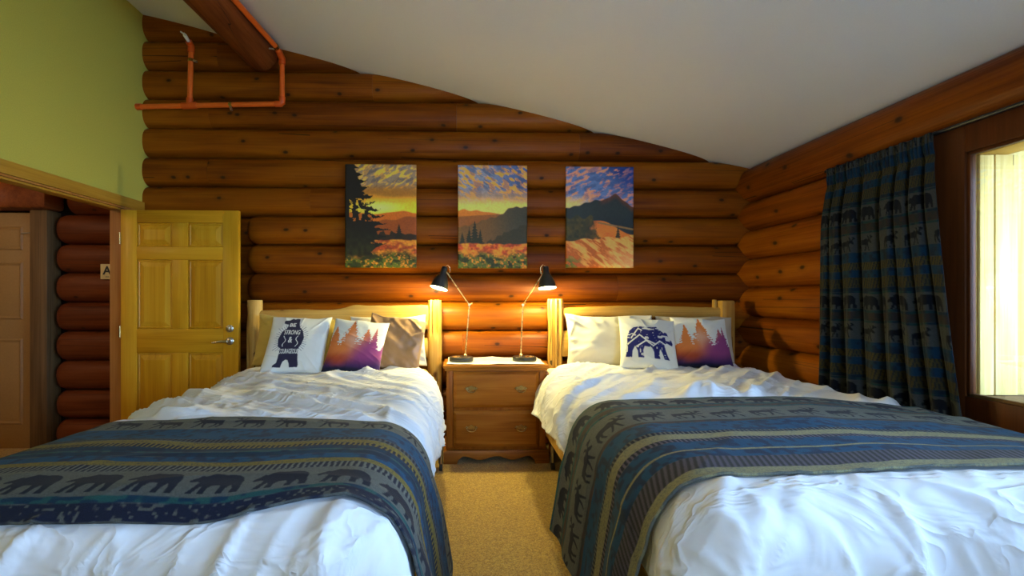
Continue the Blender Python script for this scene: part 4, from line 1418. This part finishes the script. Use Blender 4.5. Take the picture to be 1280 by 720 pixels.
# ------------------------------------------------------------------ desk lamps
def lamp(name, base, stem, joint, armend, neck, mouth, pad, label):
    b = Vector(base)
    l = empty(name, base)
    tag(l, label, 'lamp', 'lamps on the nightstand')
    lathe('base', [(0.0, 0.0), (0.093, 0.0), (0.096, 0.004), (0.096, 0.026), (0.092, 0.031), (0.0, 0.031)], M['black'], l, 40)
    pv, pf = lathe_vf([(0.0, 0.0), (0.036, 0.0), (0.036, 0.003), (0.033, 0.005), (0.0, 0.005)], 28, Matrix.Translation(Vector(pad) - b + Vector((0, 0, 0.0312))))
    raw('charging_pad', pv, pf, M['gold'], l, True, 40)
    s, j, a = Vector(stem) - b, Vector(joint) - b, Vector(armend) - b
    nk, mo = Vector(neck) - b, Vector(mouth) - b
    cv, cf = lathe_vf([(0, 0.03), (0.014, 0.03), (0.014, 0.045), (0.008, 0.052), (0, 0.052)], 16, Matrix.Translation((s.x, s.y, 0)))
    raw('collar', cv, cf, M['gold'], l, True, 40)
    s2 = Vector((s.x, s.y, 0.045))
    tube('stem', [s2, s2.lerp(j, 0.5), j], 0.0055, M['gold'], l, 10)
    tube('arm', [j, a], 0.0048, M['gold'], l, 10)
    jo = tube('joint', [j + Vector((0, -0.016, 0)), j + Vector((0, 0.014, 0))], 0.010, M['gold'], l, 14)
    tube('knob', [j + Vector((0.004, -0.012, 0.004)), j + Vector((0.024, -0.016, 0.012))], [0.004, 0.007], M['gold'], jo, 10)
    ax = (mo - nk); Ln = ax.length; ax.normalize()
    q = Vector((0, 0, 1)).rotation_difference(ax).to_matrix().to_4x4()
    m4 = Matrix.Translation(nk) @ q
    prof = [(0.0, 0.0), (0.012, 0.001), (0.021, 0.005), (0.023, 0.012), (0.0235, 0.045), (0.026, 0.055), (0.040, 0.080), (0.054, 0.110), (0.064, 0.140), (0.0695, Ln), (0.0675, Ln), (0.062, 0.140), (0.052, 0.110), (0.038, 0.081), (0.022, 0.056), (0.0, 0.052)]
    sv, sf = lathe_vf(prof[:10], 36, m4)
    sh = raw('shade', sv, sf, M['black'], l, True, 40)
    sv, sf = lathe_vf(prof[9:], 36, m4)
    raw('reflector', sv, sf, M['white_enamel'], sh, True, 40)
    bv, bf_ = lathe_vf([(0.0, 0.056), (0.013, 0.060), (0.014, 0.075), (0.026, 0.098), (0.030, 0.115), (0.026, 0.135), (0.014, 0.146), (0.0, 0.149)], 20, m4)
    raw('bulb', bv, bf_, M['bulb'], sh, True)
    # pivot bracket and flex
    tube('bracket', [a, m4 @ Vector((0, 0, 0.03))], 0.006, M['gold'], sh, 8)
    sgn = 1 if a.x > nk.x else -1
    tube('flex', [nk + Vector((0, 0, 0)), nk + Vector((0.022 * sgn, 0, 0.012)), nk + Vector((0.040 * sgn, 0, -0.010)), nk + Vector((0.040 * sgn, 0, -0.045)), a], 0.0018, M['gold'], sh, 6)
    lt = bpy.data.lights.new('lamp_light', 'POINT')
    lt.energy = 16.0
    lt.color = (1.0, 0.88, 0.34)
    lt.shadow_soft_size = 0.028
    lo = bpy.data.objects.new('lamp_light', lt)
    lo.location = nk + ax * (Ln + 0.012)
    link(lo, l)
    return l


lamp('desk_lamp', (0.010, 3.62, 0.762), (0.042, 3.64, 0.80), (0.074, 3.635, 1.205), (-0.098, 3.605, 1.452), (-0.119, 3.605, 1.508), (-0.166, 3.575, 1.336), (-0.026, 3.60, 0.762),
     'black desk lamp with brass arm, shade tilted towards the brown satin pillow')
lamp('desk_lamp.001', (0.513, 3.62, 0.762), (0.487, 3.64, 0.80), (0.502, 3.635, 1.205), (0.650, 3.605, 1.440), (0.680, 3.605, 1.512), (0.689, 3.575, 1.338), (0.548, 3.60, 0.762),
     'black desk lamp with brass arm, shade hanging straight down beside the window-side bed')


# ------------------------------------------------------------------ canvas prints
def hillmask(x, y, f):
    return sstep(-0.006, 0.006, y - f(x))


def sky_clouds(x, y, base, lit, dark, seed, tilt=0.35):
    n = fbm(x * 12 + y * 5, (y + tilt * x) * 34, seed, 5)
    c = mix(base, lit, sstep(0.46, 0.62, n))
    return mix(c, dark, sstep(0.52, 0.36, fbm(x * 10 + 3, (y + tilt * x) * 30 + 2, seed + 5, 4)) * 0.6)


def meadow(x, y, c, y0, red, gold, green, seed, yg):
    n = fbm(x * 9, y * 26, seed, 3); n2 = vnoise(x * 40, y * 60, seed + 2)
    g = mix(np.zeros(x.shape + (3,)) + red, gold, sstep(0.35, 0.65, n))
    bush = sstep(0.0, 0.08, y - yg + 0.10 * (fbm(x * 6, y * 8, seed + 4, 2) - 0.5))
    gr_ = mix(np.zeros(x.shape + (3,)) + green, gold, sstep(0.50, 0.72, fbm(x * 34, y * 52, seed + 2, 3)) * 0.8)
    gr_ = mix(gr_, green * 0.35, sstep(0.5, 0.3, fbm(x * 16, y * 34, seed + 6, 3)))
    g = mix(g, gr_, bush)
    g = g * (0.7 + 0.6 * n2)[..., None]
    return mix(c, g, sstep(-0.008, 0.008, y - y0 - 0.02 * (fbm(x * 12, x * 0, seed, 2) - 0.5)))


def conifer(x, y, c, cx, top, bot, w, col, seed):
    d = (y - top) / (bot - top)
    jag = 0.55 + 0.6 * np.abs(((d * 9 + 0.5 * vnoise(x * 6, x * 0, seed)) % 1.0) - 0.1) + 0.3 * (vnoise(x * 50, y * 50, seed) - 0.5)
    m = (np.abs(x - cx) < w * np.clip(d, 0, 1) * jag) & (d > 0) & (d < 1)
    return mix(c, col, m * 0.95)


def print_a(x, y):
    z = np.zeros(x.shape + (3,))
    c = mix(z + srgb(150, 120, 80), srgb(150, 110, 40), sstep(0.1, 0.3, y))
    c = mix(c, sky_clouds(x, y, z + srgb(140, 125, 105), srgb(228, 175, 70), srgb(85, 85, 92), 3), sstep(0.28, 0.18, y))
    c = mix(c, srgb(150, 105, 30), sstep(0.17, 0.25, y) * 0.6)
    c = mix(c, srgb(246, 184, 40), sstep(0.27, 0.40, y + 0.03 * (vnoise(x * 3, y * 30, 2) - .5)))
    c = mix(c, srgb(255, 226, 120), np.exp(-((x - .48) / .25) ** 2 - ((y - .42) / .05) ** 2))
    c = mix(c, srgb(180, 105, 22), hillmask(x, y, lambda t: 0.475 - 0.03 * np.exp(-((t - .85) / .12) ** 2) - 0.01 * np.sin(t * 12)))
    c = mix(c, srgb(138, 76, 16), hillmask(x, y, lambda t: 0.60 - 0.10 * t + 0.01 * np.sin(t * 20)))
    trees = 0.685 - 0.045 * vnoise(x * 26, x * 0, 4)
    c = mix(c, srgb(52, 38, 16), sstep(-0.004, 0.004, y - trees))
    c = conifer(x, y, c, 0.76, 0.575, 0.76, 0.09, srgb(38, 32, 14), 5)
    c = meadow(x, y, c, 0.735, srgb(150, 70, 28), srgb(190, 130, 36), srgb(72, 86, 22), 11, 0.84)
    # great spruce
    d = y / 0.93
    lim = 0.15 + 0.66 * np.clip(d, 0, .72) ** 0.95
    lim = np.where(d > 0.66, lim - (d - 0.66) * 0.5, lim)
    br = ((y + 0.22 * x + 0.05 * (vnoise(x * 9, y * 9, 15) - .5)) * 13) % 1.0
    jag = lim * (0.70 + 0.36 * br ** 1.6) + 0.20 * lim * (fbm(x * 30, y * 44, 6, 3) - 0.5)
    m = sstep(0.012, -0.012, x - jag) * sstep(0.96, 0.90, y + 0.04 * vnoise(x * 20, x * 0, 8))
    gap = (fbm(x * 24, y * 34, 9, 3) > 0.58) & (x > 0.06) & (x < .42) & (y > .33) & (y < .55)
    dk = mix(z + srgb(26, 20, 10), srgb(46, 50, 18), sstep(0.55, 0.85, y) * vnoise(x * 25, y * 30, 8))
    c = mix(c, dk, m * (1 - gap * 0.8))
    return c


def print_b(x, y):
    z = np.zeros(x.shape + (3,))
    c = sky_clouds(x, y, mix(z + srgb(130, 140, 160), srgb(70, 100, 155), sstep(0.3, 1, x)), srgb(226, 160, 72), srgb(78, 92, 125), 31, -0.4)
    c = mix(c, srgb(170, 140, 100), sstep(0.20, 0.30, y) * 0.65)
    c = mix(c, srgb(246, 198, 104), sstep(0.29, 0.40, y + 0.02 * (vnoise(x * 3, y * 30, 5) - .5)) * 0.95)
    c = mix(c, srgb(186, 120, 34), hillmask(x, y, lambda t: 0.455 - 0.028 * np.exp(-((t - .08) / .07) ** 2) - 0.018 * np.exp(-((t - .26) / .07) ** 2) + 0.04 * sstep(.4, .8, t)))
    c = mix(c, srgb(140, 90, 30), hillmask(x, y, lambda t: 0.50 - 0.04 * t))
    c = mix(c, mix(z + srgb(112, 84, 36), srgb(70, 68, 48), sstep(0.3, 0.9, x)), hillmask(x, y, lambda t: 0.60 - 0.10 * sstep(0, .6, t) - 0.095 * sstep(.55, .8, t) + 0.006 * np.sin(t * 50)))
    c = mix(c, srgb(58, 54, 22), hillmask(x, y, lambda t: 0.80 - 0.20 * sstep(.2, 1.0, t) - 0.03 * vnoise(t * 30, t * 0, 4)) * 0.85)
    for cx, top, w in ((.06, .65, .07), (.16, .60, .07), (.24, .535, .10), (.32, .62, .07)):
        c = conifer(x, y, c, cx, top, 0.79, w, srgb(46, 48, 18), int(cx * 100))
    return meadow(x, y, c, 0.765, srgb(170, 76, 26), srgb(214, 140, 36), srgb(92, 104, 28), 41, 0.83)


def print_c(x, y):
    z = np.zeros(x.shape + (3,))
    c = sky_clouds(x, y, mix(z + srgb(96, 124, 170), srgb(28, 62, 126), sstep(0.35, 0.95, x) * sstep(0.4, 0.0, y) + 0.3 * sstep(.2, .0, y)), srgb(206, 142, 112), srgb(60, 88, 136), 51, 0.2)
    c = mix(c, srgb(28, 62, 130), sstep(0.72, 0.95, x) * sstep(0.35, 0.1, y) * 0.7)
    c = mix(c, srgb(224, 186, 120), sstep(0.26, 0.38, y) * sstep(0.55, 0.1, x))
    ridge_f = lambda t: 0.405 - 0.075 * sstep(0, .5, t) - 0.06 * np.exp(-((t - .72) / .10) ** 2) + 0.06 * sstep(.8, 1.0, t) + 0.006 * np.sin(t * 40)
    m = hillmask(x, y, ridge_f)
    mt = mix(z + srgb(44, 54, 52), srgb(96, 60, 40), sstep(0.07, 0.0, y - ridge_f(x)) * sstep(.45, .6, x))
    mt = mix(mt, srgb(30, 42, 48), sstep(.42, .6, y) * .7)
    c = mix(c, mt, m)
    slope = lambda t: 0.535 + 0.14 * sstep(.5, 1.0, t) + 0.24 * sstep(.42, .0, t)
    f = mix(z + srgb(176, 92, 28), srgb(206, 130, 38), fbm(x * 8, y * 24, 61, 3))
    c = mix(c, f, hillmask(x, y, slope) * sstep(.22, .48, x + 0.16 * (fbm(x * 10, y * 16, 19, 3) - .5) + 0.5 * np.maximum(y - .6, 0)))
    c = mix(c, srgb(132, 106, 62), sstep(0.012, 0.006, np.abs(y - (0.54 + 0.13 * (x - .45)) - .01)) * sstep(.44, .5, x))
    forest = hillmask(x, y, lambda t: 0.50 + 0.02 * np.sin(t * 30)) * sstep(0.47, 0.36, x + 0.30 * (fbm(x * 14, y * 18, 3, 3) - .5) - 0.45 * (y - .6)) * sstep(0.76, 0.72, y)
    c = mix(c, mix(z + srgb(46, 48, 20), srgb(86, 78, 30), vnoise(x * 30, y * 36, 5)), forest * .95)
    c = conifer(x, y, c, .77, .575, .71, .05, srgb(48, 50, 26), 7)
    st = fbm((x + y) * 5, (y - 0.5 * x) * 30, 71, 3)
    g = mix(z + srgb(168, 96, 30), srgb(222, 160, 84), sstep(.35, .65, st))
    g = mix(g, srgb(226, 176, 130), sstep(.4, 1, x) * sstep(.7, 1, y) * .6)
    g = mix(g, srgb(98, 104, 36), sstep(0.35, 0.05, x) * sstep(.82, .95, y) * (st > .4))
    return mix(c, g, hillmask(x, y, lambda t: 0.735 - 0.05 * t + 0.01 * np.sin(t * 18)))


def canvas(name, x0, x1, z0, z1, f, label):
    n, m = 132, 196
    y0, th = 3.838, 0.026
    cx, cz = (x0 + x1) / 2, (z0 + z1) / 2
    root = box(name, (x0, x1, y0 - th + 0.002, y0, z0, z1), M['black'], None, 0.0)
    X, Y = np.meshgrid(np.linspace(0, 1, n), np.linspace(0, 1, m), indexing='ij')
    # the sheet wraps over the stretcher edges
    PX = x0 + (x1 - x0) * X - cx; PZ = z1 - (z1 - z0) * Y - cz
    P = np.stack([PX, np.zeros_like(PX) - th / 2 - 0.0012, PZ], -1)
    s = 0.0015
    for sl, d in (((0, slice(None)), (-s, 0)), ((-1, slice(None)), (s, 0)), ((slice(None), 0), (0, s)), ((slice(None), -1), (0, -s))):
        P[sl][..., 0] += d[0]; P[sl][..., 2] += d[1]
    P[0, :, 1] += th; P[-1, :, 1] += th; P[:, 0, 1] = th / 2; P[:, -1, 1] = th / 2
    for sl, d in (((1, slice(None)), (0, s)), ((-2, slice(None)), (0, s))):
        pass
    P[1, 1:-1, 0] = x0 - cx - s; P[-2, 1:-1, 0] = x1 - cx + s; P[1:-1, 1, 2] = z1 - cz + s; P[1:-1, -2, 2] = z0 - cz - s
    g = grid('printed_sheet', P, M['canvas'], root, pattern=np.clip(f(X, Y) ** 1.18 * np.array([2.1, 1.85, 1.75]) * (0.88 + 0.24 * vnoise(X * 66, Y * 98, 77))[..., None], 0, 0.92))
    tag(root, label, 'picture', 'canvas prints on the log wall')
    return root


canvas('canvas_print', -0.955, -0.368, 1.516, 2.372, print_a, 'canvas print of a dark spruce before a golden sunset')
canvas('canvas_print.001', -0.016, 0.562, 1.512, 2.372, print_b, 'canvas print of rolling hills under blue and orange clouds')
canvas('canvas_print.002', 0.895, 1.465, 1.518, 2.366, print_c, 'canvas print of a mountain peak above a golden slope')

# ------------------------------------------------------------------ curtain and rod
nu, nv = 330, 420
U, V = np.meshgrid(np.linspace(0, 1, nu), np.linspace(0, 1, nv), indexing='ij')
ztop, zbot = 2.085, 0.55
Yw = 2.875 + 0.045 * V - U * (0.655 + 0.215 * V ** 1.3)
ph = U * 7.3 * 2 * PI + 1.6 * np.sin(U * 7.0) + 0.5 * np.sin(V * 2 + U * 9)
amp = (0.006 + 0.037 * sstep(0.02, 0.25, V)) * (0.6 + 0.7 * vnoise(U * 6, U * 0, 5))
wav = np.sin(ph) + 0.35 * np.sin(2 * ph + 1 + V * 2)
Xw = 2.372 - amp * wav - 0.004 * np.sin(U * 34 * 2 * PI) * sstep(0.14, 0.02, V)
Xw = Xw - 0.006 * np.exp(-((V - 0.065) / 0.012) ** 2) * 0 + 0.008 * np.exp(-((V - 0.075) / 0.02) ** 2)
Yw = Yw + 0.012 * np.cos(ph) * sstep(0.05, 0.3, V)
Zw = ztop - (ztop - zbot) * V + 0.006 * np.sin(U * 60) * (V < 0.004)
Zw = Zw + 0.006 * np.sin(ph * 0.5) * V
dxu = np.gradient(Xw, axis=0); dyu = np.gradient(Yw, axis=0)
S = np.cumsum(np.hypot(dxu, dyu), axis=0) * 1.15
S = np.repeat(S[:, 250:251], nv, 1)
drop = (ztop - zbot) * V
per = 0.515
t = (drop - 0.275) / per
t = (t - np.floor(t)) * per
cb = [(0, .012, 'teal'), (.012, .105, 'grey'), (.105, .12, 'teal'), (.12, .165, 'brown'), (.165, .178, 'teal'), (.178, .285, 'grey'), (.285, .345, 'blue'), (.345, .39, 'chevron', YEL * 0.75), (.39, .435, 'blue'), (.435, .495, 'chevron', YEL * 0.6), (.495, .515, 'deep')]
cc = weave(S, t, cb)
cc = mix(cc, NAVY * 0.6, np.clip(row_of(BEAR_M, 1.6, S, t, .018, .085, .155, False, .03) * 1.2, 0, 1))
cc = mix(cc, NAVY * 0.6, np.clip(row_of(MOOSE_M, 1.24, S, t, .186, .095, .15, False, 0) * 1.2, 0, 1))
cu = grid('curtain', np.stack([Xw, Yw, Zw], -1), M['drape'], pattern=cc * 0.38, solid=0.003)  # whole weave darkened to imitate the shade of a backlit curtain
tag(cu, 'gathered blue-grey curtain with bear and moose rows beside the window', 'curtain')
rod = empty('curtain_rod', (2.385, 1.65, 2.068))
tag(rod, 'thin dark curtain rod above the window', 'curtain rod')
tube('rod', [(0.018, 1.28, 0.020), (0.018, -1.30, 0.020)], 0.010, M['black'], rod, 12)
for y in (1.27, -0.20, -1.27):
    tube('bracket', [(0.018, y, 0.020), (0.050, y, 0.022)], 0.006, M['black'], rod, 8)

# small dome light in the hall, over the beige door
hl = empty('hall_light', (-3.80, 3.74, 2.10))
tag(hl, 'small white wall light on the hall lintel at the edge of the doorway', 'light')
RYm = Matrix.Rotation(PI / 2, 4, 'X')
v_, f_ = lathe_vf([(0, -0.04), (0.055, -0.04), (0.058, -0.02), (0.05, 0.0), (0.0, 0.0)], 24, RYm); raw('backplate', v_, f_, M['white_enamel'], hl, True, 40)
v_, f_ = lathe_vf([(0.048, 0.0), (0.05, 0.02), (0.042, 0.045), (0.02, 0.062), (0.0, 0.066)], 24, RYm); raw('diffuser', v_, f_, emit_mat('opal_diffuser', (1.0, 0.85, 0.6), 2.0), hl, True)
hfill = bpy.data.lights.new('hall_fill', 'POINT'); hfill.energy = 12; hfill.color = (1.0, 0.70, 0.40); hfill.shadow_soft_size = 0.12  # unseen fill light added to brighten the hall, apart from the dome
ho = bpy.data.objects.new('hall_fill', hfill); ho.location = (-3.9, 1.9, 2.3); COL.objects.link(ho)

# unseen globe pendant, added behind the viewer to warm the left side
pl = empty('fill_pendant', (-1.3, -0.9, 2.35))
tag(pl, 'unseen opal globe pendant added behind the viewer as warm fill light', 'lamp')
v_, f_ = lathe_vf([(0.0, 0.12)] + [(0.12 * math.cos(a), 0.12 * math.sin(a)) for a in np.linspace(PI / 2 - 0.1, -PI / 2 + 0.02, 14)] + [(0.0, -0.12)], 24)
raw('globe', v_, f_, emit_mat('fill_globe_glow', (1.0, 0.74, 0.42), 11.0), pl, True)
tube('cord', [(0, 0, 0.11), (0, 0, ceil_z(-1.3) - 2.36)], 0.006, M['black'], pl, 8)
